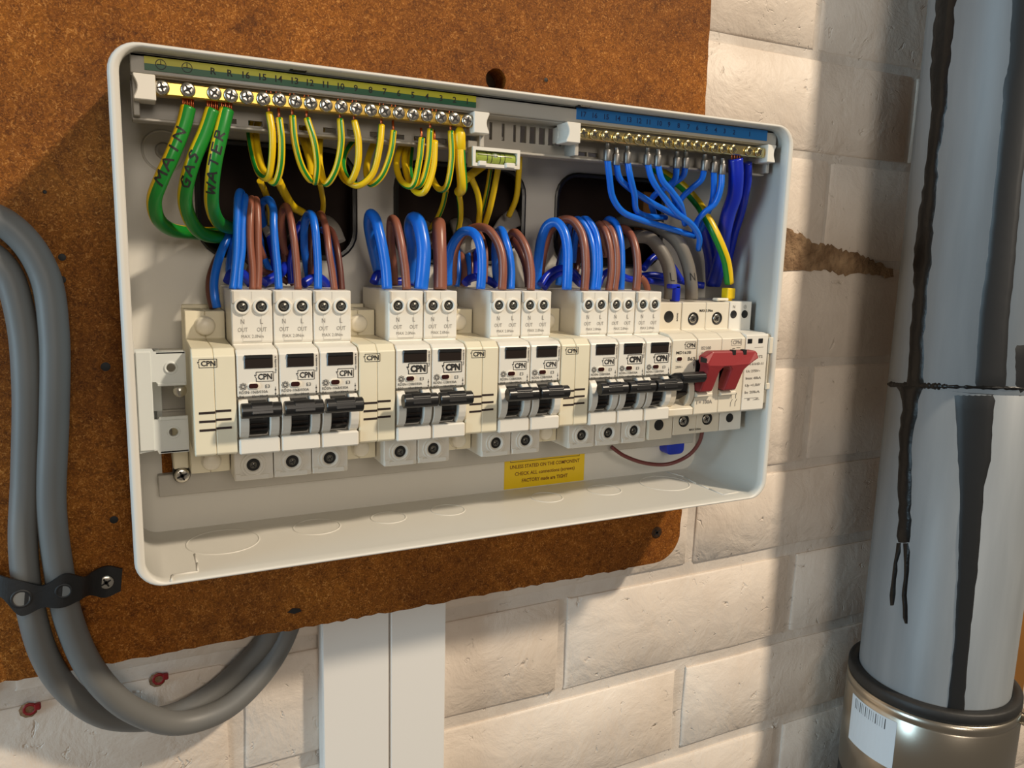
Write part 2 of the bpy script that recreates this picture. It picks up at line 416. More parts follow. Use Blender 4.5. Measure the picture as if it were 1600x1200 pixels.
# flush screw bottom right, torn chip on the lower edge
def cross_head(mb, c, r, ang=0.3, head=STEEL, h=1.2, arms=4, d=(0, -1, 0)):
    c = Vector(c)
    mb.lathe(c, [(r, 0), (r, h*.5), (r*.86, h*.9), (r*.5, h), (0.01, h)], head, 20)
    y = c.y-h-.03
    for k in range(arms):
        t = ang+k*math.pi/2; dx, dz = math.cos(t), math.sin(t); w = r*.17; L = r*.68
        mb.add([(c.x-dz*w, y, c.z+dx*w), (c.x+dz*w, y, c.z-dx*w), (c.x+dx*L+dz*w*.55, y, c.z+dz*L-dx*w*.55), (c.x+dx*L-dz*w*.55, y, c.z+dz*L+dx*w*.55)], [(0, 1, 2, 3)], DARK)
        t += math.pi/4; dx, dz = math.cos(t), math.sin(t); L = r*.42; w *= .5
        mb.add([(c.x-dz*w, y, c.z+dx*w), (c.x+dz*w, y, c.z-dx*w), (c.x+dx*L, y, c.z+dz*L)], [(0, 1, 2)], DARK)
p = at(1026, 832, 2.3); b = MB(); cross_head(b, (p.x, 2.3, p.z), 4.2, .6, mat('old_screw', rgb(70, 48, 30), .6, .6), .5); b.build('screw', board_root, O)
p = at(460, 955, 2.3); b = MB(); b.prism([(p.x-4, p.z), (p.x-1, p.z+2), (p.x+3, p.z+1.2), (p.x+4, p.z-.6), (p.x, p.z-1.5)], 2.0, 2.5, DARK, axis='y'); b.build('torn_chip', board_root, O)
b = MB(); b.box(-10, 330, 19, 27, 60, 160, CAVITY, .5); tag(b.build('shade_panel', None, (160, 27, 60)), 'added dark panel standing in for the shade behind the cable openings', 'shade panel')  # added panel, its dark colour paints the shade inside the cable openings
b = MB(); b.prism([(1, 0), (12, 0), (12, 46), (1, 46)], 0, 1, POST)    # short timber offcut in the right hand opening
p = at(1003, 330, 10); b = MB(); b.box(p.x-3, p.x+3, 4, 14, p.z-12, p.z+12, POST, .5); tag(b.build('timber_offcut', None, (p.x, 14, p.z-12)), 'short pale timber piece standing inside the right hand cable opening', 'wood')

# ------------------------------------------------------------------ enclosure
XL, XR, ZT, ZB, YF = -25.8, 330.5, 167.1, -57.0, -67.7
unit = thing('consumer_unit', 'open white metal consumer unit enclosure mounted on the brown hardboard', 'fuse box', (150, 2, -57))
O = (150, 2, -57)
def L3(i, y, r, isd=None):
    a = i if isd is None else isd
    return [(x, y, z) for x, z in rrect(XL+a, XR-a, ZB+i, ZT-i, r, 8)]
mb = MB()
loops(mb, [L3(0, 2, 12), L3(0, YF+2.6, 12), L3(.35, YF+1.2, 11.7), L3(.8, YF+.25, 11.2), L3(1.3, YF, 10.8), L3(1.8, YF+.25, 10.2, 3.4), L3(2.1, YF+1.2, 9.7, 4.2), L3(2.1, YF+6, 9.7, 4.2), L3(2.2, YF+7, 9.5, 2.4), L3(2.2, 0.5, 9.5, 2.2)], SHELL, True)
me = mb.build('shell', unit, O)
mb = MB()
OP2 = [rrect(a, b, c, d, 14) for a, b, c, d in OPEN]+[[(-11.3, -27), (-6.4, -27), (-6.4, -12), (-11.3, -12)]]
plate(mb, [(x, z) for x, z in rrect(XL+.8, XR-.8, ZB+.8, ZT-.8, 11, 8)], OP2, 0, 1.6, SHELL); back = mb.build('back_panel', unit, O)
for a, b_, c, d in OPEN:
    mb = MB()
    def LL(g, y): return [(x, y, z) for x, z in rrect(a+g, b_-g, c+g, d-g, 14-g, 6)]
    loops(mb, [LL(-.2, 2), LL(-1.4, .0), LL(-1.4, -1.1), LL(-.4, -1.5), LL(1.2, -1.1), LL(1.2, 3.5), LL(.2, 3.6)], BLACK); mb.build('cable_grommet', back, O)
# knockout rings on the floor of the box and on the back
for x, yy, r in ((14, -26, 17), (61, -22, 12), (100, -22, 9.5), (135, -22, 9.5), (199, -22, 9.5), (240, -22, 10.5), (285, -24, 16)):
    mb = MB(); mb.lathe((x, yy, ZB+2.2), [(r+.5, 0), (r+.3, .3), (r-.3, .3), (r-.5, 0)], SHELL, 40, (0, 0, 1)); mb.build('knockout', unit, O)
p = at(256, 236, 0); mb = MB(); mb.lathe((p.x, 0, p.z), [(10, 0), (9.7, .5), (9.1, .5), (8.8, 0)], SHELL, 36); mb.lathe((p.x, 0, p.z), [(4, 0), (3.6, 1.1), (2.6, 1.2), (2.2, .2), (0.01, .1)], GREYP, 24); mb.build('knockout', unit, O)
# pressed step marks in the two front corners of the floor
def floor_pt(u, v):
    d = _f + R_*((u-800)/FPX) + U_*((600-v)/FPX); return CAM+d*((ZB+2.3-CAM.z)/d.z)
for L in ([(268, 908), (269, 899), (309, 893), (308, 880), (304, 866)], [(1153, 769), (1130, 773), (1108, 764), (1088, 756), (1069, 745), (1041, 737)]):
    mb = MB(); P = [floor_pt(*p) for p in L]
    for a, b in zip(P, P[1:]): tube(mb, [a, b], .5, SHELL, 6, seg=2)
    mb.build('pressed_ridge', unit, O)
# grey ledge under the devices
mb = MB(); mb.box(-13.6, 318, -9, 0, -31.5, -24, GREYP, .5); mb.box(-13.6, 318, -10.5, -9, -33.5, -22.5, GREYP, .4); mb.build('rail_ledge', unit, O)
# top edge slots with bright clips
for u, v in ((466, 110), (912, 167)):
    p = at(u, v, -61); mb = MB(); mb.box(p.x-3.4, p.x+3.4, -61.5, -58.5, p.z-.3, p.z+1.2, DARK); mb.box(p.x-2.4, p.x+3.2, -62.2, -61.0, p.z-.1, p.z+1.0, STEEL, .3); mb.build('spring_clip', unit, O)
# sticker
mb = MB(); a = at(788, 718, 0); c = at(912, 755, 0)
X0, X1, Z0, Z1 = 180.6, 238, -54.3, -34.5
mb.box(X0, X1, -.3, 0, Z0, Z1, YSTK)
mb.text('UNLESS STATED ON THE COMPONENT', (X0+X1)/2, -.3, -41.6, 2.3, RINK, .02, 50, 'c')
mb.text('CHECK ALL connections (screws)', (X0+X1)/2, -.3, -46.2, 2.3, RINK, .02, 43, 'c')
mb.text('FACTORY made are TIGHT', (X0+X1)/2, -.3, -50.8, 2.3, RINK, .03, 33, 'c')
mb.frame(X0+4, X1-4, -37.4, -35.6, -.36, .3, INK)
k = mb.build('warning_sticker', unit, O); tag(k, 'yellow sticker with brown lettering')
# DIN rail
mb = MB(); mb.box(-14, 320, -4, -3, 8, 36, GREYP); mb.box(-14, 320, -8, -7, 4, 9, GREYP, .3); mb.box(-14, 320, -8, -7, 35, 40, GREYP, .3); mb.box(-14, 320, -8, -3, 8.5, 9.5, GREYP); mb.box(-14, 320, -8, -3, 35, 36, GREYP)
for xx in (-12, 316): mb.box(xx, xx+3, -3, 0, 12, 32, GREYP)
tag(mb.build('din_rail', None, (0, -3, 20)), 'grey metal mounting rail running behind the row of breakers', 'rail')

# cover fixing brackets at the two ends
br = thing('mounting_bracket', 'white metal bracket with two eared holes at the left end of the breaker row', 'bracket', (-21, 0, 0)); O = (-21, 0, 0)
mb = MB()
pr = [(-21.3, -1), (-21.3, 45), (-14.5, 45), (-13.8, 43.6), (-1.2, 43.6), (-1.2, 28.6), (-12.5, 28.6), (-13.5, 30.4), (-15.2, 30.4), (-15.2, 13.6), (-13.5, 13.6), (-12.5, 14.6), (-1.2, 14.6), (-1.2, -1.8), (-13.6, -1.8), (-14.2, -.2)]
plate(mb, pr, [circ(-7.2, 36.4, 1.9), circ(-7.4, 7.6, 1.9)], -50, -48.6, BRKT)
mb.box(-22.6, -21.2, -50, -6, 1, 43, BRKT, .4); mb.box(-13.2, -1.2, -50, -45, 42.4, 43.6, BRKT, .3); mb.box(-13.2, -1.2, -50, -45, -1.8, -.6, BRKT, .3)
mb.box(-21.3, -15, -51, -50, 0, 44, BRKT, .45); mb.box(-13, -1.4, -50.8, -49.9, 28.5, 30, BRKT, .3); mb.box(-13, -1.4, -50.8, -49.9, 13.2, 14.8, BRKT, .3)
mb.box(-22.6, -10, -8, -6, 4, 40, BRKT, .3)
mb.build('bracket_plate', br, O)
for z in (36.4, 7.6):
    mb = MB(); mb.lathe((-7.3, -50, z), [(2.9, 0), (2.7, .5), (2.1, .6), (1.9, 0)], BRKT, 20); mb.build('hole_rim', br, O)
mb = MB(); mb.lathe((-4, -48, 25.8), [(3, 0), (2.4, 1), (0.01, 1.3)], STEEL, 16); mb.build('screw', br, O)
br = thing('mounting_bracket', 'ivory end bracket with a recessed slot at the right end of the breaker row', 'bracket', (326, 0, 0)); O = (326, 0, 0)
mb = MB(); mb.box(323.9, 327.8, -64.5, -46, 3, 46, IVORY, .5); mb.box(323.9, 327.4, -67, -64.5, 12, 16, IVORY, .4); mb.box(323.9, 327.4, -67, -64.5, 34, 44, IVORY, .4); mb.box(323.9, 324.9, -66.5, -64.5, 16, 34, IVORY, .3); mb.box(326.4, 328, -66.8, -64.5, 5, 46, IVORY, .3)
mb.box(320, 327, -46, -5, 8, 40, IVORY, .4); mb.build('bracket_plate', br, O)
b = MB(); b.lathe((-3.2, -16, -9), [(3.3, -14), (3.3, -1)], CREAM, 20, (0, -.35, -1)); cross_head(b, (-3.3, -22, -20.2), 3.6, .4); b.lathe((-3.3, -22, -20.2), [(3.9, -8), (3.9, -.4), (3.6, 0)], DARK, 20)
b.box(-6.8, .0, -22, 0, -17, -6, CREAM, .5)
tag(b.build('fixing_screw', None, (-3.3, 0, -20)), 'steel cross head screw in a cream boss below the left bracket', 'screw')

# ------------------------------------------------------------------ breakers
def logo(mb, x0, x1, z0, z1, y, m=INK, w=.28, bold=.03):
    h = z1-z0
    mb.strip(x0, z1, x1, z1, y, w, m); mb.strip(x0, z0, x1, z0, y, w, m); mb.strip(x1, z0, x1, z1, y, w, m)
    mb.strip(x0, z1, x0, z0+h*.62, y, w, m); mb.strip(x0, z0+h*.38, x0, z0, y, w, m)
    mb.strip(x0, z0+h*.62, x0-h*.18, z0+h*.72, y, w, m); mb.strip(x0-h*.18, z0+h*.72, x0-h*.02, z0+h*.38, y, w*.8, m)
    mb.text('CPN', (x0+x1)/2+.1, y+.04, z0+h*.2, h*.62, m, bold, (x1-x0)*.82, 'c')
def recess(y, r):    # screw well: dark bottom, steel head
    pass
PB = {}
def well(mb, x, y, z, r):
    mb.lathe((x, y, z), [(r, 0.9), (r*.97, .05), (0.01, .05)], DARK, 24)
PROTO = {}
def proto(key, fn):
    if key not in PROTO: PROTO[key] = fn()
    return PROTO[key]
def part(name, mesh, parent, loc=(0, 0, 0)):
    o = bpy.data.objects.new(name, mesh); COL.objects.link(o); o.parent = parent; o.location = Vector(loc)*S; return o
def m_body():
    mb = MB(); prof = [(-8, -19), (-8, 70.5), (-54, 70.5), (-54, 47.5), (-53, 46.2), (-63.5, 45.2), (-66, 43.2), (-66, 24.5), (-60.5, 24.5), (-60.5, 5), (-66, 5), (-66, 0), (-64, -1.2), (-46, -1.2), (-46, -19)]
    mb.prism(prof, .1, 17.7, WHITE, .45)
    mb.box(.4, 3.0, -46.9, -45.6, -18.6, -15.5, WHITE, .3); mb.box(2.4, 15.8, -46.9, -45.4, -18.8, -16.4, WHITE, .3)
    mb.box(.15, 1.4, -54.9, -53.6, 64.6, 70.2, GREYP, .3)
    return mb.mesh('body')
def m_cheek():
    mb = MB(); pr = [(-60, 6.4)]
    for k in range(9):
        t = math.radians(-70+140*k/8); pr.append((-62.5-6.2*math.cos(t), 14.6+9.4*math.sin(t)))
    pr.append((-60, 22.8))
    mb.prism(pr, 0, 4.1, WHITE, .3); return mb.mesh('toggle_cheek')
def m_bar():
    mb = MB(); mb.box(.2, 17.6, -67.4, -60.5, -1.2, 5.9, WHITE, .7); return mb.mesh('front_bar')
def m_ring():
    mb = MB(); mb.lathe((0, 0, 0), [(3.75, -.2), (3.7, .7), (3.3, 1.15), (2.9, 1.2), (2.55, .95), (2.45, .05)], WHITE, 28); mb.lathe((0, 0, 0), [(2.5, .06), (0.01, .06)], DARK, 20); return mb.mesh('terminal_ring')
def m_ring2():
    mb = MB(); mb.lathe((0, 0, 0), [(5.9, -.2), (5.8, .6), (5.5, .8), (5.1, .5), (4.7, .5), (4.5, 1.3), (4.0, 1.4), (3.2, 1.0), (3.0, .05)], WHITE, 32); mb.lathe((0, 0, 0), [(3.05, .06), (0.01, .06)], DARK, 20); return mb.mesh('terminal_ring')
def m_tscrew():
    mb = MB(); sm = mat('recessed_screw', rgb(120, 118, 112), .35, .9)
    mb.lathe((0, 0, 0), [(1.75, 0), (1.7, .25), (0.01, .28)], sm, 18)
    for t in (.5, .5+math.pi/2):
        mb.strip(-1.2*math.cos(t), -1.2*math.sin(t), 1.2*math.cos(t), 1.2*math.sin(t), -.31, .4, DARK)
    return mb.mesh('terminal_screw')
def m_toggle():
    mb = MB()
    pr = []
    for k in range(12):
        t = 2*math.pi*k/12; pr.append((-76+3.3*math.cos(t), 20.3+3.4*math.sin(t)))
    mb.prism(pr, .2, 17.0, BLACK, .35)
    mb.prism([(-79.6, 19.0), (-78.6, 22.9), (-76.5, 24.1), (-75, 23.0)], 4.0, 13.4, BLACK, .5, seg=2)
    mb.prism([(-75.5, 22), (-74, 17.5), (-62, 16), (-60.6, 22)], 5.4, 12.6, BLACK, .3)
    bar = []
    for k in range(9):
        t = math.radians(-80+150*k/8); bar.append((-61.0-5.0*math.cos(t), 14.2+7.6*math.sin(t)))
    mb.prism([(-60.4, 6)]+bar+[(-60.4, 22)], 4.9, 12.9, BLACK, .25)
    for z in (9.2, 11.6): mb.box(5.2, 12.6, -66.2, -64.5, z, z+.9, WIN, .2)
    return mb.mesh('toggle')
def m_window():
    mb = MB(); mb.box(3.3, 15.4, -66.5, -65.6, 37.1, 43.0, WIN, .25); mb.box(3.4, 15.3, -67.0, -66.2, 41.4, 43.0, BLACK, .3); return mb.mesh('test_button')
def m_led():
    mb = MB(); mb.prism([(x, z) for x, z in rrect(4.6, 9.6, 27.9, 30.8, 1.3, 4)], -66.5, -65.8, CAPW, .15, axis='y'); mb.prism([(x, z) for x, z in rrect(4.9, 8.9, 28.3, 30.4, .9, 4)], -66.7, -66.3, LED, .1, axis='y'); return mb.mesh('indicator_lens')
def m_print(model, rate, big):
    mb = MB(); y = -54.08
    for x, c in ((4.7, 'N'), (12.9, 'L')):
        mb.text(c, x, y, 55.5, 2.3, GINK, .0, 1.5 if c == 'N' else 1.2, 'c'); mb.text('OUT', x, y, 52.0, 2.0, GINK, 0, 4.2, 'c')
    mb.text('MAX 2.0Nm', 8.8, y, 49.2, 1.5, GINK, .0, 9.6, 'c')
    mb.frame(4.6, 12.8, 47.6, 47.7, y-.05, .12, GREYP); mb.strip(4.6, 60, 4.6, 47.6, y-.02, .1, GREYP); mb.strip(12.8, 60, 12.8, 47.6, y-.02, .1, GREYP); mb.strip(8.8, 70, 8.8, 66.5, y-.05, .12, GREYP)
    y = -66.12
    if big: logo(mb, 6.2, 15.6, 31.5, 36.5, y, INK, .4, .06)
    else: logo(mb, 8.2, 15.5, 31.2, 35.4, y)
    for k in range(8):
        t = math.radians(45*k); mb.ringflat(2.6+1.25*math.cos(t), 29.2+1.25*math.sin(t), y, .38, .2, INK, 6)
    mb.ringflat(2.6, 29.2, y, .7, .22, INK, 12); mb.text('R', 2.4, y, 28.9, .6, INK)
    mb.text('E3', 12.0, y, 28.2, 1.6, INK, 0, 1.9)
    mb.text(model, 1.0, y, 26.0, 1.3, INK, .0, 12.0); mb.text(rate, 1.0, y, 24.1, 1.25, INK, .0, 1.9 if len(rate) < 3 else 2.6); mb.text('I\u0394n=30mA', 6.3, y, 24.1, 1.2, INK, .0, 6.8)
    mb.text('Test monthly', 16.9, y, 34.6, .75, INK, .02, 6.6, rot=math.pi/2)
    mb.add([(16.2, y, 41.6), (17.0, y, 41.6), (16.6, y, 42.3)], [(0, 1, 2)], INK)
    mb.strip(16.3, 24, 16.3, 28.6, y, .16, INK); mb.add([(15.9, y, 27), (16.7, y, 27), (16.3, y, 28)], [(0, 1, 2)], INK); mb.add([(15.9, y, 25.6), (16.7, y, 25.6), (16.3, y, 24.6)], [(0, 1, 2)], INK)
    return mb.mesh('print')
def rcbo(x, label, model, rate, big):
    t = thing('circuit_breaker', label, 'circuit breaker', (x, 0, 0), 'combined breakers with black toggles')
    part('body', proto('body', m_body), t)
    for cx in (.5, 13.4): part('toggle_cheek', proto('cheek', m_cheek), t, (cx, 0, 0))
    part('front_bar', proto('bar', m_bar), t); part('toggle', proto('toggle', m_toggle), t)
    part('test_button', proto('win', m_window), t); part('indicator_lens', proto('led', m_led), t)
    for i, cx in enumerate((4.7, 12.9)):
        rg = part('terminal_ring', proto('ring', m_ring), t, (cx, -54, 63.3)); part('terminal_screw', proto('ts', m_tscrew), rg, (.15, -.1, 0))
    rg = part('terminal_ring', proto('ring2', m_ring2), t, (8.6, -46, -11.6)); part('terminal_screw', proto('ts', m_tscrew), rg, (0, -.1, -.2))
    k = (model, rate, big)
    part('print', proto(k, lambda: m_print(model, rate, big)), t)
    return t
W1 = [(18, 'white breaker with black toggle, first of the three right of the left blank cover', 'RDSN-106B/030A', 'B6', 0), (36, 'white breaker with black toggle, middle of the leftmost group of three', 'RDSN-106B/030A', 'B6', 0),
      (54, 'white breaker with black toggle, right one of the leftmost group of three', 'RDSN-106B/030A', 'B6', 0), (90, 'white breaker rated B20 with large logo, left of the pair under the thick blue loops', 'RDSN-120B/030A', 'B20', 1),
      (108, 'white breaker rated B32 with large logo, right of the pair under the thick blue loop', 'RDSN-132B/030A', 'B32', 1), (144, 'white breaker with small logo, left of the central pair below the spirit level', 'RDSN-120B/030A', 'B20', 0),
      (162, 'white breaker with small logo, right of the central pair below the spirit level', 'RDSN-120B/030A', 'B20', 0), (198, 'white breaker with small logo, left one of the rightmost group of three', 'RDSN-120B/030A', 'B20', 0),
      (216, 'white breaker with large logo, middle one of the rightmost group of three', 'RDSN-132B/030A', 'B32', 1), (234, 'white breaker with large logo directly left of the ivory single breaker', 'RDSN-132B/030A', 'B32', 1)]
for a in W1: rcbo(*a)
# blank covers
def m_blank():
    mb = MB(); prof = [(-8, -17), (-8, 59.8), (-32, 59.8), (-32, 47), (-62.5, 46), (-66, 43), (-66, 0), (-64.5, -1), (-33, -1), (-33, -17)]
    mb.prism(prof, .2, 8.85, CREAM, .35); mb.prism(prof, 8.95, 17.6, CREAM, .35); mb.box(.4, 17.4, -12, -8, 59, 61.5, CREAM, .3); return mb.mesh('body')
def m_slots(z):
    mb = MB(); mb.box(2.2, 8.75, -66.15, -65.5, z, z+1.0, VENT); mb.box(9.05, 15.4, -66.15, -65.5, z+.5, z+1.5, VENT); return mb.mesh('vent_slot')
def m_cap():
    mb = MB(); mb.lathe((0, 0, 0), [(4.7, -.2), (4.6, .5), (4.3, .7), (4.25, 3.0), (3.9, 3.9), (3.0, 4.5), (1.5, 4.8), (0.01, 4.85)], CAPW, 28); return mb.mesh('screw_cap')
def m_bprint():
    mb = MB(); logo(mb, 3.0, 10.2, 38.2, 41.8, -66.1, INK, .26); return mb.mesh('print')
for x, lab in ((0, 'cream blank cover with vent slots between the left bracket and the first breaker'), (72, 'cream blank cover right of the leftmost group of three breakers'),
               (126, 'cream blank cover between the large logo pair and the central pair'), (180, 'cream blank cover left of the rightmost group of three breakers')):
    t = thing('blank_cover', lab, 'blank cover', (x, 0, 0), 'slotted blank covers')
    part('body', proto('blank', m_blank), t); part('print', proto('bprint', m_bprint), t)
    for z in (18.0, 14.2, 10.4): part('vent_slot', proto(('slot', z), lambda: m_slots(z)), t)
    part('screw_cap', proto('cap', m_cap), t, (8.8, -32, 53)); part('screw_cap', proto('cap', m_cap), t, (9.2, -33, -11))
# single ivory breaker
def ibody(x0, x1, zl=-16.5, cut=None):
    pr = [(-8, zl), (-8, 64), (-50, 64), (-50, 48), (-61, 46.8), (-66, 44), (-66, 0), (-63, -1.4), (-48, -1.4), (-48, zl)]
    return pr
t = thing('circuit_breaker', 'ivory single pole breaker marked B63 with black toggle beside the red switch', 'circuit breaker', (252, 0, 0))
mb = MB(); pr = [(-8, -18), (-8, 64), (-50, 64), (-50, 48), (-61, 46.8), (-66, 44), (-66, 24), (-58, 22), (-58, 7), (-66, 4), (-66, 0), (-63, -1.4), (-48, -1.4), (-48, -18)]
mb.prism(pr, .1, 17.7, IVORY, .4)
mb.build('body', t)
for cx in (.3, 13.2):
    mb = MB(); q = [(-56, 5.5)]+[(-60-7.0*math.cos(math.radians(-70+140*k/8)), 13.6+9.6*math.sin(math.radians(-70+140*k/8))) for k in range(9)]+[(-56, 22.5)]
    mb.prism(q, cx, cx+4.1, IVORY, .3); mb.build('toggle_cheek', t)
mb = MB(); mb.prism([(-75, 20.6), (-76.6, 22.6), (-76.2, 25.4), (-73.5, 26.6), (-68, 25.6), (-60, 21), (-60, 16), (-68, 20)], .4, 17.6, BLACK, .5)
mb.prism([(-71, 23), (-66.5, 20), (-65.5, 12), (-58.5, 8), (-58.5, 22)], 4.6, 12.6, BLACK, .3); mb.box(.8, 17.2, -77.0, -75.5, 23.2, 24.4, BLACK, .3); mb.box(5, 12, -66.8, -65, 12.8, 14, WIN, .2); mb.build('toggle', t)
mb = MB(); mb.lathe((8.6, -50, 55.8), [(3.5, -.1), (3.3, .3), (3.0, .1), (2.9, .05), (0.01, .06)], DARK, 24); mb.build('terminal_hole', t)
mb = MB(); mb.lathe((7.4, -48, -9.2), [(3.4, -.1), (3.3, .3), (3.0, .1), (2.9, .05), (0.01, .06)], DARK, 24); mb.build('terminal_hole', t)
mb = MB(); mb.prism(rrect(3.0, 7.8, 31.6, 34.6, 1.2, 4), -66.4, -65.8, CAPW, .12, axis='y'); mb.prism(rrect(3.4, 7.0, 32, 34.2, .9, 4), -66.6, -66.2, LED, .1, axis='y'); mb.build('indicator_lens', t)
mb = MB(); y = -66.1; logo(mb, 9.2, 16.6, 38.8, 42.6, y); mb.text('MD163B', 3, y, 35.9, 1.7, INK, .01, 10.5); mb.text('B63', 11.5, y, 31.9, 2.1, INK, .01, 5); mb.text('230V~', 3, y, 27.8, 1.4, INK, 0, 5)
mb.strip(16.2, 31, 16.2, 27, y, .3, INK); mb.strip(15.4, 30, 16.2, 28.5, y, .25, INK); mb.text('6000', 15.2, -50.1, 53, .9, INK, .02, 5, rot=math.pi/2); mb.build('print', t)
# main switch
t = thing('main_switch', 'ivory two module main switch with a wide red handle', 'switch', (270, 0, 0))
mb = MB(); pr = [(-8, -16.5), (-8, 64), (-50, 64), (-50, 48), (-61, 46.8), (-66, 44), (-66, 0), (-63, -1.4), (-48, -1.4), (-48, -16.5)]
mb.prism(pr, .1, 17.85, IVORY, .4); mb.prism(pr, 17.95, 35.7, IVORY, .4); mb.build('body', t)
for lx in (4.0, 21.6):
    mb = MB(); mb.box(lx-4.4, lx+4.9, -66.3, -65.4, 13, 32, BLACK, .1); mb.box(lx+4.6, lx+7.4, -68.5, -65.5, 12, 33, IVORY, .5); mb.prism([(-66, 10.4), (-66, 13.8), (-69, 12.6), (-69, 10.8)], lx-4.4, lx+7, IVORY, .3); mb.build('handle_slot', t)
mb = MB()
RD = RED; b = MB()
ol = [(-2.5, 31.5), (-3, 35.2), (2.5, 38.2), (34, 37.8), (36, 36.2), (36, 33.4), (33, 32), (29, 29.6), (26.4, 26.5), (26, 14), (17.2, 14), (17, 27), (15, 29), (10.5, 29), (8.6, 26.5), (8.4, 14), (-.4, 14), (-.6, 27.5), (-1.4, 30)]
b.prism(ol, -78, -70.5, RED, .9, axis='y', seg=2)
b.v = [(x, y+max(0, 30-z)*.42+(1.2 if z > 34 and y < -74 else 0), z) for x, y, z in b.v]
b.build('handle', t)
mb = MB()
for xx in (16.6, 24.6): mb.box(xx, xx+2.4, -77.2, -74, 35.6, 38.6, DARK, .2)
mb.prism([(-77.6, 32), (-77.6, 34.4), (-73, 35), (-73, 32)], -3.2, -2.2, DARK, .1); mb.build('handle_notch', t)
for cx in (8.6, 26.6):
    mb = MB(); mb.lathe((cx, -50, 54.4), [(3.9, -.1), (3.8, .3), (3.5, .3), (3.3, .05), (0.01, .06)], DARK, 24); mb.build('terminal_hole', t); part('terminal_screw', proto('bigts', lambda: (lambda m: (cross_head(m, (0, 0, 0), 2.6, .5, STEEL, .4), m.mesh('terminal_screw'))[1])(MB())), t, (cx-.3, -50.1, 54.4))
    mb = MB(); mb.lathe((cx-.6, -48, -8), [(3.9, -.1), (3.8, .3), (3.5, .3), (3.3, .05), (0.01, .06)], DARK, 24); mb.build('terminal_hole', t); part('terminal_screw', PROTO['bigts'], t, (cx-1.2, -48.1, -8))
mb = MB(); y = -66.1; mb.text('MAX 3.5Nm', 18, -50.1, 58.4, 1.6, INK, .02, 10, 'c'); logo(mb, 25.2, 32.6, 39.8, 43.4, y, GINK); mb.text('IS2100', 2.8, y, 38.0, 1.9, GINK, .02, 7); mb.text('AC-22A', 2.8, y, 34.8, 1.9, GINK, .02, 7)
mb.text('I = 100A', 1.8, y, 6.0, 2.2, GINK, .03, 11.5)
for sx in (27.5, 31): mb.strip(sx, 3, sx, 5.4, y, .3, INK); mb.strip(sx, 5.4, sx+1.3, 7.4, y, .3, INK); mb.strip(sx+.2, 7.8, sx+.2, 10.2, y, .3, INK); mb.ringflat(sx+.2, 10.5, y, .5, .2, INK, 10)
mb.strip(26, 38, 28, 38, y, .3, INK); mb.strip(29, 38.3, 32, 38.3, y, .3, INK); mb.text('MAX 3.5Nm', 17, -48.1, -14.5, 1.2, INK, .02, 9, 'c'); mb.build('print', t)
# surge device
t = thing('surge_protector', 'ivory surge module with two small square windows right of the red switch', 'circuit breaker', (306, 0, 0))
mb = MB(); mb.prism([(-8, -16.5), (-8, 64.5), (-50, 64.5), (-50, 47), (-62, 46.6), (-66, 45.6), (-66, 0), (-63, -1.4), (-48, -1.4), (-48, -16.5)], .1, 17.7, WHITE, .4); mb.build('body', t)
for cx, z, yy in ((3.4, 56.7, -50), (12.2, 56.7, -50), (8, -8.6, -48)):
    mb = MB(); r = 2.0 if z > 0 else 2.4; mb.lathe((cx, yy, z), [(r+.5, -.1), (r+.4, .25), (r, .1), (r-.1, .05), (0.01, .06)], DARK, 20); mb.build('terminal_hole', t)
for x0 in (1.4, 9.8):
    mb = MB(); mb.box(x0, x0+3.4, -66.4, -65.8, 40.6, 43.4, BLACK, .2); mb.build('status_window', t)
mb = MB(); y = -66.1; mb.text('N', 3.4, -50.1, 60.4, 2.0, GINK, 0, 1.6, 'c'); mb.ringflat(12.2, 61.2, -50.1, 1.1, .25, GINK); mb.strip(11.4, 61, 13, 61, -50.1, .25, GINK); mb.strip(12.2, 61, 12.2, 62, -50.1, .25, GINK)
mb.strip(7, 38, 14, 38.2, y, .3, GINK)
for i, (s, ww) in enumerate((('SPDT2', 9), ('EN 61643-11', 13), ('Uc 275V~', 11), ('Imax 40kA', 12), ('Up <1.5kV', 12), ('In 20kA', 12), ('T2', 12))): mb.text(s, 2.0 if i else 6, y, 31.8-4.3*i, 1.5, GINK, .03, ww if i else 8)
mb.build('print', t)

# ------------------------------------------------------------------ terminal carrier, strips, bars
YC = -58
car = thing('terminal_carrier', 'long grey plastic carrier holding both terminal bars under the box top', 'terminal holder', (155, -40, 150)); O = (155, -40, 150)
mb = MB(); mb.box(-17.5, 325.5, YC, YC+2, 156.8, 164.7, GREYP, .4); mb.box(-17.5, 325.5, YC, -42, 163.2, 164.7, GREYP, .3)
mb.box(-17.5, 325.5, YC+2, -42, 156.2, 157.4, GREYP, .3)
slots = []
for k, x in enumerate([146, 153, 159.5, 163.5, 169, 174.5, 180, 184.5]): slots.append([(x, 146.5), (x+(1.6 if k < 3 else 3.6), 146.5), (x+(1.6 if k < 3 else 3.6), 155), (x, 155)])
for x in list(range(18, 128, 11))+[198, 205]: slots.append([(x, 142.6), (x+6, 142.6), (x+6, 144.8), (x, 144.8)])
plate(mb, [(-17.5, 140.5), (325.5, 140.5), (325.5, 157), (-17.5, 157)], slots, -44, -42, GREYP)
mb.box(-17.5, 325.5, -50, -42, 139.8, 141, GREYP, .3)
for x in (-17, 136, 190, 322): mb.box(x, x+2.4, -55, -43, 141, 157, GREYP, .3)
for x in (0, 150, 300): mb.box(x, x+8, -42, 0, 147, 149, GREYP, .3)
mb.build('channel', car, O)
def zst(u, v): p = at(u, v, YC-.5); return p
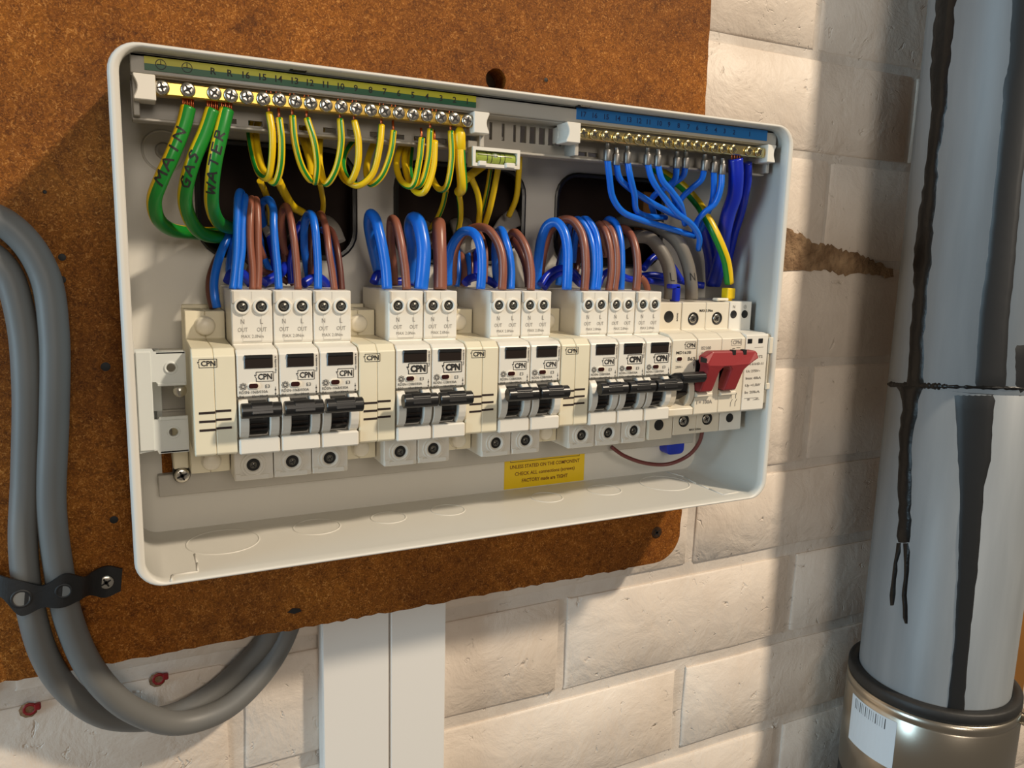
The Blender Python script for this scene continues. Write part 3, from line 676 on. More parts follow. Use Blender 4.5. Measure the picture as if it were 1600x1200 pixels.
s = MB(); s.box(-12.3, 132.2, YC-.5, YC, 160.9, 163.6, YSTR); s.box(-12.3, 132.2, YC-.5, YC, 158.4, 160.9, GSTR)
names = ['e', 'e', 'R', 'R']+[str(i) for i in range(16, 0, -1)]
EU = [253, 294, 335, 361, 386, 412, 437, 462, 486, 510, 534, 557, 580, 602, 624, 646, 668, 690, 711, 731]
for u, c in zip(EU, names):
    v = 137+(u-253)*.1046; x = at(u, v, -59.5).x
    if c == 'e':
        s.ringflat(x, 161, YC-.56, 1.9, .3, INK); s.strip(x-1.5, 161, x+1.5, 161, YC-.56, .3, INK); s.strip(x, 161, x, 162.6, YC-.56, .3, INK)
    else: s.text(c, x, YC-.5, 159.6, 2.7, INK, .02, None, 'c')
s.build('earth_label_strip', car, O)['label'] = 'yellow and green printed number strip'
s = MB(); s.box(188.4, 317.6, YC-.5, YC, 158.6, 164.4, BSTR)
NU = [850+a/4 for a in (250, 320, 392, 465, 535, 597, 655, 725, 783, 843, 905, 960, 1018, 1075, 1130, 1190, 1287, 1350)]
NX = [at(u, 120+(355+(u-912.5)*4*.1136)/4, -60.5).x for u in NU]
for i, x in enumerate(NX):
    k = 17-i
    if k > 0: s.text(str(k), 192.5+(x-NX[0])*1.0, YC-.5, 160.1, 2.6, BINK, .02, None, 'c')
s.build('neutral_label_strip', car, O)['label'] = 'blue printed number strip'
def m_bscrew(r, metal):
    mb = MB(); cross_head(mb, (0, 0, 0), r, random.uniform(0, 1.5), metal, 1.5); return mb
def terminal_bar(name, label, xs, z, x0, x1, metal, r, yf):
    t = thing(name, label, 'terminal bar', (x0, yf, z))
    mb = MB(); mb.box(x0, x1, yf, yf+6.5, z-2.8, z+2.8, metal, .6); mb.build('bar', t, (x0, yf, z))
    ms = []
    for k in range(4):
        m = MB(); cross_head(m, (0, 0, 0), r, .2+.37*k, STEEL if metal is BRASS else NICKB, 1.6); m.lathe((0, 0, 0), [(r*.6, 1.4), (0.01, -.2)], DARK, 8) if False else None
        ms.append(m.mesh('bar_screw'))
    for i, x in enumerate(xs): part('bar_screw', ms[i % 4], t, (x-x0, 0, random.uniform(-.15, .3)))
    return t
EX = [at(u, 137+(u-253)*.1046, -60).x for u in EU]
EZ = at(490, 162, -60).z
terminal_bar('earth_bar', 'brass earth bar with twenty cross head screws under the yellow green strip', EX, EZ, -9, 130.5, BRASS, 2.95, -58.6)
NZ = at(1050, 223, -60).z
terminal_bar('neutral_bar', 'shiny brass neutral bar under the blue number strip on the right', NX, NZ, 187.5, 318.5, NICKB, 2.8, -58.8)
# bar end clamps
for x0, lab in ((-16.8, 'white plastic clamp on the left end of the earth bar'), (130.2, 'white plastic clamp on the right end of the earth bar'), (181.5, 'white plastic clamp on the left end of the neutral bar'), (316.5, 'white plastic clamp on the right end of the neutral bar')):
    mb = MB(); w_ = 8.2 if x0 < 300 else 6.5; z0, z1 = 146.4, 156.4; fl = x0 in (130.2, 316.5)
    pr = [(x0, z0), (x0+w_, z0), (x0+w_, z1), (x0, z1)]
    arc = [(x0+1.4*math.sin(math.pi*k/6), z1-1-(z1-z0-2)*k/6) for k in range(7)] if not fl else [(x0+w_-1.4*math.sin(math.pi*k/6), z0+1+(z1-z0-2)*k/6) for k in range(7)]
    pr = [(x0, z0), (x0+w_, z0), (x0+w_, z1), (x0, z1)]+arc if not fl else [(x0+w_, z1), (x0, z1), (x0, z0), (x0+w_, z0)]+arc
    mb.prism(pr, -61, -50, WHITE, .35, axis='y'); mb.box(x0+1, x0+w_-1, -50, -44, z0+1, z1-1, WHITE, .3)
    tag(mb.build('bar_clamp', None, (x0, -50, z0)), lab, 'clamp', 'white bar end clamps')
# spirit level
t = thing('spirit_level', 'small green spirit level clipped under the carrier between the two bars', 'spirit level', (143, -54, 133)); O = (143, -54, 133)
mb = MB(); a = 131.2; b2 = 156.8
plate(mb, [(a, 131.4), (b2, 131.4), (b2, 140.6), (a, 140.6)], [[(a+1.5, 133), (b2-1.5, 133), (b2-1.5, 139), (a+1.5, 139)]], -58, -51, WHITE); mb.box(a+1, b2-1, -51, -50, 132, 140, CREAM)
mb.box(a+3, a+7, -59, -56.5, 131.6, 134, WHITE, .3); mb.box(b2-8, b2-3, -59, -56.5, 131.6, 134, WHITE, .3); mb.box(a, a+5, -52, -46, 139, 144, WHITE, .3); mb.build('frame', t, O)
mb = MB(); mb.lathe((a+1.6, -54.5, 136), [(.01, 0), (2.5, .2), (2.7, 1), (2.7, b2-a-4), (2.5, b2-a-3.3), (.01, b2-a-3.2)], GLOW, 20, (1, 0, 0)); mb.build('vial', t, O)
mb = MB()
for xx in (a+8, a+10.5, b2-10.5, b2-8): mb.lathe((xx, -54.5, 136), [(2.76, 0), (2.76, .35)], INK, 20, (1, 0, 0))
tube(mb, [(a+3, -57.4, 137.3), (b2-4, -57.4, 136.9)], .16, CAPW, 6); mb.lathe((143.8, -56.6, 136.6), [(1.7, 0), (1.2, .5), (.01, .7)], CLEAR, 16); mb.build('vial_marks', t, O)

# ------------------------------------------------------------------ wiring
def crop(ox, oy, s):
    return lambda L: [at(ox+p[0]/s, oy+p[1]/s, p[2]) for p in L]
A_ = crop(300, 280, 16/3); B_ = crop(550, 280, 16/3); D_ = crop(800, 260, 4); E1 = crop(160, 50, 4); E2 = crop(500, 80, 4); N3 = crop(850, 120, 4); PXL = crop(0, 0, 1)
def wire(name, label, pts, r, m, cat='wire', group=None, extra=None, **k):
    mb = MB(); C, F = tube(mb, pts, r, m, **k)
    if extra: extra(mb, C, F)
    return tag(mb.build(name, None, tuple(pts[0])), label, cat, group)
YG = (YEL, GRN)
T0, T1 = 71.0, 71.0
# thick bonding conductors with handwriting
GLY = {'M': [[(0, 0), (.15, 1), (.5, .45), (.85, 1), (1, 0)]], 'A': [[(0, 0), (.5, 1), (1, 0)], [(.2, .38), (.82, .38)]], 'I': [[(.5, 0), (.5, 1)]],
       'N': [[(0, 0), (.05, 1), (.9, 0), (.95, 1)]], 'G': [[(.95, .85), (.5, 1), (.1, .6), (.25, .1), (.75, .05), (.9, .45), (.5, .45)]], 'S': [[(.9, .85), (.5, 1), (.2, .75), (.75, .4), (.6, .05), (.1, .1)]],
       'W': [[(0, 1), (.22, 0), (.5, .65), (.78, 0), (1, 1)]], 'T': [[(.5, 0), (.5, 1)], [(0, 1), (1, .96)]], 'E': [[(.85, 0), (.1, 0), (.1, 1), (.85, 1)], [(.1, .5), (.7, .5)]],
       'R': [[(.1, 0), (.1, 1), (.7, .95), (.75, .6), (.15, .5), (.9, 0)]], 'L': [[(.1, 1), (.15, 0), (.9, 0)]]}
def pix(p):
    d = Vector(p)-CAM; return 800+FPX*d.dot(R_)/d.dot(_f), 600-FPX*d.dot(U_)/d.dot(_f)
def strokes_on_tube(mb, C, F, r, word, start, size, pitch, ang0=12, back=True, wdt=.85, adv=.78):
    """handwritten strokes that follow the tube; runs back towards the start of the path from the point seen at start"""
    L = [0]
    for a, b in zip(C, C[1:]): L.append(L[-1]+(b-a).length)
    i0 = min(range(len(C)), key=lambda i: (pix(C[i])[0]-start[0])**2+(pix(C[i])[1]-start[1])**2); s0 = L[i0]
    def P(a, q, rr):
        d = min(max(s0-a if back else s0, 0), L[-1]-1e-3); i = max(j for j in range(len(L)-1) if L[j] <= d); f = (d-L[i])/(L[i+1]-L[i])
        c = C[i].lerp(C[i+1], f); t, n_, b_ = F[i]; th = math.radians(ang0)+q/r
        return c+(n_*math.cos(th)+b_*math.sin(th))*rr
    for k, ch in enumerate(word):
        for st in GLY[ch]:
            pts = []
            for (x0, y0), (x1, y1) in zip(st, st[1:]):
                n = 6
                for m in range(n): pts.append((x0+(x1-x0)*m/n, y0+(y1-y0)*m/n))
            pts.append(st[-1]); vs = []
            for m, (x, y) in enumerate(pts):
                a = pts[max(m-1, 0)]; b = pts[min(m+1, len(pts)-1)]; dx, dy = (b[0]-a[0])*pitch*adv, (b[1]-a[1])*size; l = math.hypot(dx, dy) or 1
                ux, uy = -dy/l*wdt/2, dx/l*wdt/2; px = k*pitch+x*pitch*adv+(y-.5)*.8; py = (y-.5)*size
                vs += [P(px+ux, py+uy, r+.07), P(px-ux, py-uy, r+.07)]
            mb.add(vs, [(2*m, 2*m+1, 2*m+3, 2*m+2) for m in range(len(pts)-1)], INK)
def hand(word, start, size, pitch):
    return lambda mb, C, F: strokes_on_tube(mb, C, F, 3.05, word, start, size, pitch)
def cores(pts, n, spread, m=COPPER):
    p = pts
    mb = MB()
    for k in range(n):
        dx = (k-(n-1)/2)*spread; a = p[0]+Vector((dx, .6*((k % 2)-.5), 0)); tube(mb, [a, a+Vector((dx*.1, 0, -5.2))], .55, m, 6, seg=2)
    return mb
bond = [('MAIN', [(294, 168, -55), (287, 196, -56), (270, 240, -57), (252, 280, -55), (241, 312, -50), (246, 340, -42), (266, 358, -30), (300, 364, -18), (335, 364, -6), (362, 358, 6)], 33, 'thick green and yellow bonding wire with MAIN written on it', 38, 4.4),
        ('GAS', [(332, 172, -55), (321, 205, -56), (304, 245, -57), (292, 285, -54), (289, 315, -48), (300, 348, -38), (318, 366, -27), (348, 370, -14), (378, 362, 6)], 29, 'thick green and yellow bonding wire with GAS written on it', 36, 4.0),
        ('WATER', [(354, 172, -55), (346, 205, -57), (336, 250, -58), (331, 290, -54), (331, 320, -48), (341, 346, -36), (362, 356, -20), (392, 350, 6)], 30, 'thick green and yellow bonding wire with WATER written on it', 36, 4.0)]
for s, p, L0, lab, s0, size in bond:
    pts = PXL(p)
    o = wire('bonding_wire', lab, pts, 3.05, YG, group='thick bonding wires', n=20, stripe=(-150, 37), seg=8, extra=hand(s, {'MAIN': (244, 284), 'GAS': (287, 287), 'WATER': (331, 298)}[s], size, {'MAIN': 6.2, 'GAS': 5.2, 'WATER': 5.4}[s]))
    mb = MB()
    for k in range(6):
        a = pts[0]+Vector(((k-2.5)*.8, .5*((k % 2)*2-1), -1)); tube(mb, [a, a+Vector((.1, 0, 5.5))], .42, COPPER, 6, seg=2)
    part('bare_strands', mb.mesh('bare_strands', tuple(pts[0])), o)
# thin earths: (fn, pts, terminal words)
def earth(fn, pts, lab, r=1.55, st=(-18, 28), ext=2.0, grp='thin earth loops under the brass bar', cu=True):
    P = fn(pts); o = wire('earth_wire', lab, P, r, YG, group=grp, n=16, stripe=st)
    if cu:
        mb = MB(); tube(mb, [P[0]+Vector((0, 0, -.3)), P[0]+Vector((0, 1.2, 4.8))], .62, COPPER, 8, seg=2); part('bare_copper', mb.mesh('bare_copper', tuple(P[0])), o)
        mb = MB(); q = P[0]; top = Vector((q.x, -54.8, EZ+2.5)); tube(mb, [top+Vector((-.8, 0, -.5)), top+Vector((-.9, 0, 1.5)), top+Vector((0, 0, 2.6)), top+Vector((.9, 0, 1.5)), top+Vector((.8, 0, -.5))], .4, COPPER, 6, seg=4); part('copper_tip', mb.mesh('copper_tip', tuple(q)), o)
    return o
EZt = 0
g = 'loop under earth bar terminal '
earth(E1, [(1042, 505, -55), (1062, 640, -57), (1058, 800, -56), (1035, 910, -53), (985, 890, -46), (940, 760, -38), (918, 600, -33), (930, 540, -30)], 'thin yellow earth wire looping under terminal fourteen, left of its pair', st=(60, 140))
earth(E1, [(1105, 540, -56), (1120, 680, -58), (1112, 850, -57), (1078, 942, -54), (1015, 880, -47), (972, 740, -39), (962, 620, -33), (975, 560, -30)], 'thin striped earth wire looping under terminal fourteen, right of its pair')
earth(E1, [(1188, 525, -55), (1205, 700, -57), (1250, 850, -56), (1302, 925, -53), (1300, 830, -45), (1255, 680, -36), (1215, 590, -30)], 'thin striped earth wire looping under terminal thirteen')
earth(E1, [(1278, 540, -55), (1325, 690, -57), (1342, 830, -56), (1330, 935, -53), (1318, 880, -44), (1290, 740, -36), (1260, 600, -30)], 'thin striped earth wire dropping under terminal twelve')
earth(E1, [(1487, 545, -55), (1492, 700, -57), (1455, 870, -56), (1400, 948, -53), (1362, 850, -46), (1358, 700, -38), (1378, 560, -30)], 'thin striped earth wire looping under terminal ten')
earth(E2, [(215, 435, -55), (240, 560, -57), (233, 720, -57), (190, 812, -54), (145, 740, -46), (155, 640, -38), (215, 560, -33), (290, 525, -28)], 'thin orange yellow earth wire curling left under terminal nine', st=(120, 190))
earth(E2, [(385, 462, -55), (372, 600, -57), (325, 770, -56), (245, 838, -54), (165, 810, -48), (130, 750, -40), (145, 640, -33)], 'thin yellow earth wire sweeping wide left under terminal seven', st=(60, 130))
earth(E2, [(460, 500, -55), (440, 640, -57), (385, 780, -56), (325, 832, -53), (290, 760, -44), (310, 640, -36), (350, 550, -30)], 'thin striped earth wire looping under terminal six')
earth(E2, [(636, 545, -55), (620, 690, -57), (580, 840, -57), (515, 820, -50), (478, 720, -42), (500, 610, -35), (560, 545, -30)], 'thin green striped earth wire, outermost left of the four under terminal four')
earth(E2, [(690, 488, -55), (675, 680, -57), (630, 830, -57), (570, 830, -49), (528, 700, -40), (540, 600, -34), (580, 545, -30)], 'thin green striped earth wire, second of the four under terminal four')
earth(E2, [(718, 560, -56), (705, 740, -58), (650, 880, -58), (590, 870, -50), (560, 740, -40), (570, 600, -33)], 'thin orange yellow earth wire, lowest loop under terminal three', st=(110, 170))
earth(E2, [(818, 500, -55), (822, 680, -57), (788, 850, -56), (745, 862, -50), (700, 790, -42), (690, 700, -34)], 'thin striped earth wire looping under terminal two')
P = E2([(872, 590, -55), (878, 700, -56), (888, 850, -54), (870, 880, -48), (878, 960, -36), (878, 1040, -28), (862, 1125, -20)])
mb = MB(); tube(mb, P[:4], 2.6, YG, 16, stripe=(-95, -15)); tube(mb, P[2:], 1.5, YG, 10, stripe=(60, 100))
o = tag(mb.build('earth_wire', None, tuple(P[0])), 'heavier yellow earth wire with a bright yellow boot under terminal one', 'wire')
mb = MB(); p = P[0]; mb.lathe((p.x, p.y, p.z-2.2), [(2.8, 0), (3.0, .2), (3.0, 6.8), (2.7, 8.2), (2.2, 9.2), (1.2, 11), (.01, 11.1)], YSTK, 20, (0, 0, 1)); mb.build('crimp_boot', o, tuple(p))
for i, (fn, pts, lab, r) in enumerate([
    (E1, [(985, 930, -38), (1020, 1010, -30), (1045, 1110, -20), (1050, 1200, -12)], 'dim yellow earth wire dropping into the left opening, leftmost of three', 1.5),
    (E1, [(1100, 930, -38), (1140, 1010, -30), (1190, 1090, -22), (1255, 1130, -14)], 'ochre earth wire slanting right into the left opening', 2.0),
    (E1, [(1358, 940, -40), (1372, 1010, -30), (1380, 1080, -22), (1372, 1150, -14)], 'thin yellow earth wire dropping straight down the right of the left opening', 1.3),
    (E2, [(910, 800, -40), (965, 755, -36), (1040, 700, -30), (1100, 650, -25)], 'ochre earth wire passing behind the spirit level', 2.2),
    (E2, [(945, 790, -36), (985, 890, -30), (998, 990, -26), (990, 1090, -20)], 'yellow earth wire hanging in the middle opening right of the boot', 1.6),
    (E2, [(1115, 725, -38), (1085, 880, -32), (1060, 990, -28), (1030, 1085, -20)], 'yellow earth wire slanting left below the spirit level', 1.6),
    (E2, [(1065, 735, -34), (1045, 860, -28), (1015, 990, -20), (990, 1050, -12)], 'dark striped earth wire in the shade below the spirit level', 1.2),
    (E2, [(1250, 600, -40), (1242, 760, -34), (1225, 920, -26), (1180, 1030, -18)], 'yellow earth wire hanging at the right end of the spirit level', 1.6),
    (E2, [(788, 870, -32), (768, 960, -26), (735, 1040, -20), (690, 1110, -12)], 'dark striped earth wire slanting left across the middle opening', 1.4)]):
    earth(fn, pts, lab, r, st=(200, 270) if 'yellow' in lab or 'ochre' in lab else (-20, 30), grp='earth wires hanging into the openings', cu=False)
# breaker wires -------------------------------------------------------
BW = 'wires looping out of the breaker tops'
def bw(fn, pts, lab, r, m): return wire(('blue_wire' if m in (BLUE, BLUED) else 'brown_wire'), lab, fn(pts), r, m, group=BW)
bw(A_, [(340, 915, -46), (358, 760, -45), (372, 560, -43), (376, 330, -41), (384, 150, -38), (400, 106, -34), (418, 150, -28), (410, 350, -22), (340, 560, -18), (310, 720, -14), (320, 860, -12)], 'blue wire from the first breaker, tallest loop at the far left', 1.75, BLUE)
bw(A_, [(385, 915, -46), (398, 740, -45), (420, 560, -43), (425, 360, -41), (440, 190, -38), (436, 145, -33), (420, 200, -28), (400, 500, -20), (390, 800, -14)], 'blue wire from the first breaker, just right of the tallest loop', 1.75, BLUE)
bw(A_, [(508, 920, -46), (505, 740, -45), (488, 560, -44), (484, 350, -42), (492, 200, -38), (500, 165, -34), (510, 260, -26), (520, 600, -18), (470, 800, -12)], 'brown wire from the first breaker, left of its brown pair', 1.7, BROWN)
bw(A_, [(548, 920, -46), (556, 740, -45), (552, 560, -44), (548, 350, -42), (540, 200, -38), (530, 172, -34), (520, 300, -26), (560, 560, -18), (660, 780, -12)], 'brown wire from the first breaker, right of its brown pair', 1.7, BROWN)
bw(A_, [(724, 915, -46), (712, 740, -45), (694, 560, -44), (680, 380, -42), (676, 240, -38), (640, 172, -34), (590, 190, -28), (575, 240, -20), (600, 400, -8)], 'blue wire from the second breaker hooking left at its top', 1.8, BLUE)
bw(A_, [(884, 920, -46), (872, 740, -45), (856, 560, -44), (838, 430, -42), (815, 300, -38), (785, 225, -32), (755, 260, -26), (742, 420, -22), (780, 620, -18), (860, 760, -14)], 'brown wire from the second breaker with a pointed bend', 1.75, BROWN)
bw(A_, [(1050, 915, -46), (1050, 740, -45), (1040, 560, -44), (1024, 400, -42), (1000, 300, -38), (965, 295, -33), (938, 380, -28), (935, 560, -24), (955, 720, -20), (975, 850, -16)], 'blue wire from the third breaker in a narrow arch', 1.9, BLUE)
bw(A_, [(1188, 925, -46), (1165, 760, -45), (1140, 600, -44), (1122, 450, -40), (1095, 330, -34), (1070, 290, -26), (1050, 330, -14)], 'pinkish brown wire from the third breaker, left of its pair', 1.7, BROWN)
bw(A_, [(1250, 930, -44), (1235, 760, -42), (1205, 560, -38), (1180, 470, -32), (1150, 420, -24), (1100, 400, -12)], 'brown wire from the third breaker, right of its pair', 1.6, BROWND)
bw(A_, [(1215, 925, -40), (1190, 700, -38), (1160, 540, -34), (1120, 450, -26), (1080, 420, -12)], 'grey blue wire between the two brown ones of the third breaker', 1.6, BLUE)
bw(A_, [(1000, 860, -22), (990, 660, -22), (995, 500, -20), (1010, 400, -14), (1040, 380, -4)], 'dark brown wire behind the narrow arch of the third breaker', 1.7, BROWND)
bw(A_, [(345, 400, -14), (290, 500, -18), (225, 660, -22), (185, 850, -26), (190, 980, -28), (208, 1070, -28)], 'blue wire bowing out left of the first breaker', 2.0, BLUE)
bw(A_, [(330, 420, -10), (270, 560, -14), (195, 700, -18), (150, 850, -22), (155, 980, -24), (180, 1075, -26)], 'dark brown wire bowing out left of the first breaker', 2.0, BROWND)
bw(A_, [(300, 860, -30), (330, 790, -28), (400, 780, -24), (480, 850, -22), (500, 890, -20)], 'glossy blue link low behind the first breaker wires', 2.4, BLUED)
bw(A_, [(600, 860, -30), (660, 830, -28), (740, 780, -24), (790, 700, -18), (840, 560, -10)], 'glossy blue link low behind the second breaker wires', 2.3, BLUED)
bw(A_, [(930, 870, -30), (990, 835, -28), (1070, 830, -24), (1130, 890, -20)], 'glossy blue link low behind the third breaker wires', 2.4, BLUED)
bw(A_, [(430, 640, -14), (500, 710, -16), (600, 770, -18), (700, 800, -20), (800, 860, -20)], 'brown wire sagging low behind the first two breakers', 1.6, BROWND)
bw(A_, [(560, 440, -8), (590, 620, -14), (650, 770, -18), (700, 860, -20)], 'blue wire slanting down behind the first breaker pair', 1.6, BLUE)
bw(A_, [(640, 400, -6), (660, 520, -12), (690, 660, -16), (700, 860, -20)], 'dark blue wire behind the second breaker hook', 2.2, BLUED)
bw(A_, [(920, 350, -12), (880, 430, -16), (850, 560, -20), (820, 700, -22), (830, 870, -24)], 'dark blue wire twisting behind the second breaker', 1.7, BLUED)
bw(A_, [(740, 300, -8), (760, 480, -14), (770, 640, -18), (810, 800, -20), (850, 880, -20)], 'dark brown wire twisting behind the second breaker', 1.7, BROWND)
# second group
bw(B_, [(292, 915, -46), (280, 740, -45), (252, 560, -44), (225, 440, -42), (195, 330, -38), (155, 290, -33), (138, 370, -28), (160, 520, -24), (195, 680, -20), (222, 800, -18), (225, 880, -18)], 'bright blue loop at the left of the fourth breaker', 2.6, BLUE)
bw(B_, [(455, 920, -46), (440, 740, -45), (415, 580, -44), (390, 450, -41), (360, 350, -37), (330, 335, -32), (320, 430, -27), (330, 600, -23), (348, 760, -19), (350, 880, -18)], 'brown loop over the middle of the fourth breaker', 2.2, BROWN)
bw(B_, [(572, 915, -46), (590, 760, -46), (598, 600, -45), (578, 450, -42), (545, 345, -38), (505, 335, -33), (490, 420, -28), (510, 540, -24), (505, 680, -20), (495, 860, -18)], 'thick blue loop over the left of the fifth breaker', 3.6, BLUE)
bw(B_, [(735, 920, -46), (735, 740, -45), (730, 560, -43), (725, 400, -38), (722, 370, -30), (720, 420, -20), (700, 560, -12)], 'thick brown wire rising straight from the fifth breaker', 3.5, BROWN)
bw(B_, [(1072, 915, -46), (1082, 760, -46), (1075, 600, -45), (1045, 490, -42), (1000, 440, -38), (930, 435, -34), (870, 490, -30), (820, 590, -27), (800, 740, -24), (800, 880, -22)], 'wide blue arch over the sixth breaker', 2.4, BLUE)
bw(B_, [(1250, 920, -46), (1258, 760, -46), (1245, 620, -44), (1205, 510, -41), (1140, 425, -37), (1070, 400, -31), (1000, 412, -26), (920, 470, -23), (860, 580, -21), (842, 740, -20), (840, 880, -19)], 'wide brown arch reaching over both central breakers', 2.3, BROWN)
bw(B_, [(1322, 915, -46), (1325, 760, -45), (1308, 620, -44), (1275, 500, -41), (1245, 425, -36), (1210, 450, -30), (1195, 560, -26), (1195, 700, -22), (1208, 870, -20)], 'narrow blue loop over the seventh breaker', 2.2, BLUE)
bw(B_, [(1490, 925, -46), (1492, 780, -45), (1470, 640, -43), (1430, 530, -40), (1370, 450, -35), (1330, 455, -28), (1320, 540, -16)], 'brown wire leaning over the right of the seventh breaker', 2.2, BROWN)
bw(B_, [(1470, 900, -40), (1450, 740, -38), (1410, 620, -35), (1350, 520, -28), (1310, 500, -14)], 'dim brown wire just behind the leaning brown one', 1.9, BROWND)
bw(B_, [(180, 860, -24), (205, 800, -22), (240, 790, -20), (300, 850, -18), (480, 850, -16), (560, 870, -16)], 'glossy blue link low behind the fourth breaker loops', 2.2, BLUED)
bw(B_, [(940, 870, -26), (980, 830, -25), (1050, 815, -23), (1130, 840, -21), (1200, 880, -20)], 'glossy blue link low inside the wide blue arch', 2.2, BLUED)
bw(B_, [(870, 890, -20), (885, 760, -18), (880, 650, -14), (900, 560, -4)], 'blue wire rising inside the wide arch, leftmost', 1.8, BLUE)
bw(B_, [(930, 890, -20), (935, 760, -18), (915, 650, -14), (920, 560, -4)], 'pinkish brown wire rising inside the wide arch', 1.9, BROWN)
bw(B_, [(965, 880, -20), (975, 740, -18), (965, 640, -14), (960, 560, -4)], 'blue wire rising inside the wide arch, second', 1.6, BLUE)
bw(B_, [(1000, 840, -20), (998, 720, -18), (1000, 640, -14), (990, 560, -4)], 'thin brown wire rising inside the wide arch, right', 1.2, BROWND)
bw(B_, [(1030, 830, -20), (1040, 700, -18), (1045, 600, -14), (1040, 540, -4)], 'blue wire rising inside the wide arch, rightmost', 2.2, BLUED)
bw(B_, [(1110, 860, -30), (1118, 640, -28), (1100, 520, -24), (1060, 440, -18), (1040, 420, -8)], 'thin pale brown wire right beside the wide blue arch', 1.2, BROWN)
# third group
bw(D_, [(342, 770, -46), (348, 640, -46), (345, 500, -44), (320, 400, -41), (275, 350, -37), (225, 365, -33), (185, 450, -30), (165, 580, -27), (152, 760, -24)], 'bright blue arch over the eighth breaker', 2.7, BLUE)
bw(D_, [(452, 775, -46), (460, 640, -46), (452, 500, -44), (425, 400, -40), (370, 335, -36), (300, 340, -31), (240, 400, -27), (205, 500, -24), (180, 640, -21), (172, 750, -20)], 'wide brown arch over the eighth and ninth breakers', 2.4, BROWN)
bw(D_, [(500, 770, -46), (512, 640, -46), (502, 500, -44), (470, 400, -40), (420, 335, -36), (370, 350, -30), (340, 450, -26), (310, 600, -22), (290, 740, -20)], 'blue loop over the ninth breaker, left of its blue pair', 2.0, BLUE)
bw(D_, [(532, 770, -47), (545, 640, -47), (538, 500, -45), (515, 400, -41), (470, 335, -37), (430, 340, -31), (400, 420, -26), (380, 600, -22)], 'blue loop over the ninth breaker, right of its blue pair', 2.0, BLUE)
bw(D_, [(604, 775, -46), (620, 640, -46), (610, 500, -44), (580, 400, -40), (545, 360, -35), (520, 420, -28), (560, 560, -22)], 'brown loop over the ninth breaker, left of its brown pair', 2.0, BROWN)
bw(D_, [(640, 775, -47), (655, 640, -47), (648, 500, -45), (620, 400, -41), (575, 358, -36), (555, 420, -28), (590, 560, -22)], 'brown loop over the ninth breaker, right of its brown pair', 2.0, BROWN)
bw(D_, [(680, 770, -46), (685, 600, -46), (675, 450, -43), (645, 355, -38), (605, 332, -32), (580, 370, -26), (560, 500, -20)], 'pale blue loop over the tenth breaker', 2.1, BLUE)
bw(D_, [(775, 775, -46), (784, 640, -46), (768, 500, -43), (735, 420, -38), (690, 385, -32), (660, 420, -24)], 'brown loop at the right of the tenth breaker', 2.4, BROWN)
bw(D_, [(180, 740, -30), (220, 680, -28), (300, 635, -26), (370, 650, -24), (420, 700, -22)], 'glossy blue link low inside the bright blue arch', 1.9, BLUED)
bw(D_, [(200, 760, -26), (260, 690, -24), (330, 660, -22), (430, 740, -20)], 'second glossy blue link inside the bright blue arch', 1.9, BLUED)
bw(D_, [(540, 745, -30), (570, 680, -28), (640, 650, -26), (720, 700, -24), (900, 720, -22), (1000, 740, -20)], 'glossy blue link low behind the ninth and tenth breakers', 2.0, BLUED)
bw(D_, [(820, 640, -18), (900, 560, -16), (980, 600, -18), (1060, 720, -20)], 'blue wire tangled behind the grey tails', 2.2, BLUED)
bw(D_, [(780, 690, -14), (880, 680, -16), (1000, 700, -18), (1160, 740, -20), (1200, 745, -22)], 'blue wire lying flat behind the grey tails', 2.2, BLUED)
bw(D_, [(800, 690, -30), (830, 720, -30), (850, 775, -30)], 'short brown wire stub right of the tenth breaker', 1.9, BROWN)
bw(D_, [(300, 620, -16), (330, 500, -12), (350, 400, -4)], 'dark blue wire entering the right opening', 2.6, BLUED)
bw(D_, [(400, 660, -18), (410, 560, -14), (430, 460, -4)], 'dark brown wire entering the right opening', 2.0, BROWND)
# grey tails with letters
def letter(s, s0, size, ang): return lambda mb, C, F: tube_text(mb, C, F, 3.9, s, s0, size, INK, ang, 1, .03, 0)
def grey(pts, lab, ch, cu, cv):
    P = D_(pts); mb = MB(); C, F = tube(mb, P, 3.9, GREYC, 18)
    # the letter sits upright on the side facing the room
    zc = at(800+cu/4, 260+cv/4, P[1].y-4.2).z
    for st in GLY[ch]:
        pts = []
        for (x0, y0), (x1, y1) in zip(st, st[1:]):
            for m in range(6): pts.append((x0+(x1-x0)*m/6, y0+(y1-y0)*m/6))
        pts.append(st[-1]); vs = []
        for m, (x, y) in enumerate(pts):
            a = pts[max(m-1, 0)]; b = pts[min(m+1, len(pts)-1)]; dx, dy = (b[0]-a[0])*3.2, (b[1]-a[1])*4.6; l = math.hypot(dx, dy) or 1
            for sg in (1, -1):
                th = ((x-.5)*3.2-dy/l*.3*sg)/3.9-.25; zz = zc+(y-.5)*4.6+dx/l*.3*sg
                j = min(range(len(C)), key=lambda j: abs(C[j].z-zz) if C[j].y < -30 else 99); j = max(j, 1) if C[max(j,1)].z > C[j].z else j
                k0 = j if C[j].z <= zz else max(j-1, 0); k1 = min(k0+1, len(C)-1); dz = C[k1].z-C[k0].z; f = min(max((zz-C[k0].z)/dz, 0), 1) if abs(dz) > 1e-6 else 0
                cc = C[k0].lerp(C[k1], f); vs.append((cc.x+3.98*math.sin(th), cc.y-3.98*math.cos(th), zz))
        mb.add(vs, [(2*m, 2*m+1, 2*m+3, 2*m+2) for m in range(len(pts)-1)], INK)
    return tag(mb.build('grey_cable_tail', None, tuple(P[0])), lab, 'cable')
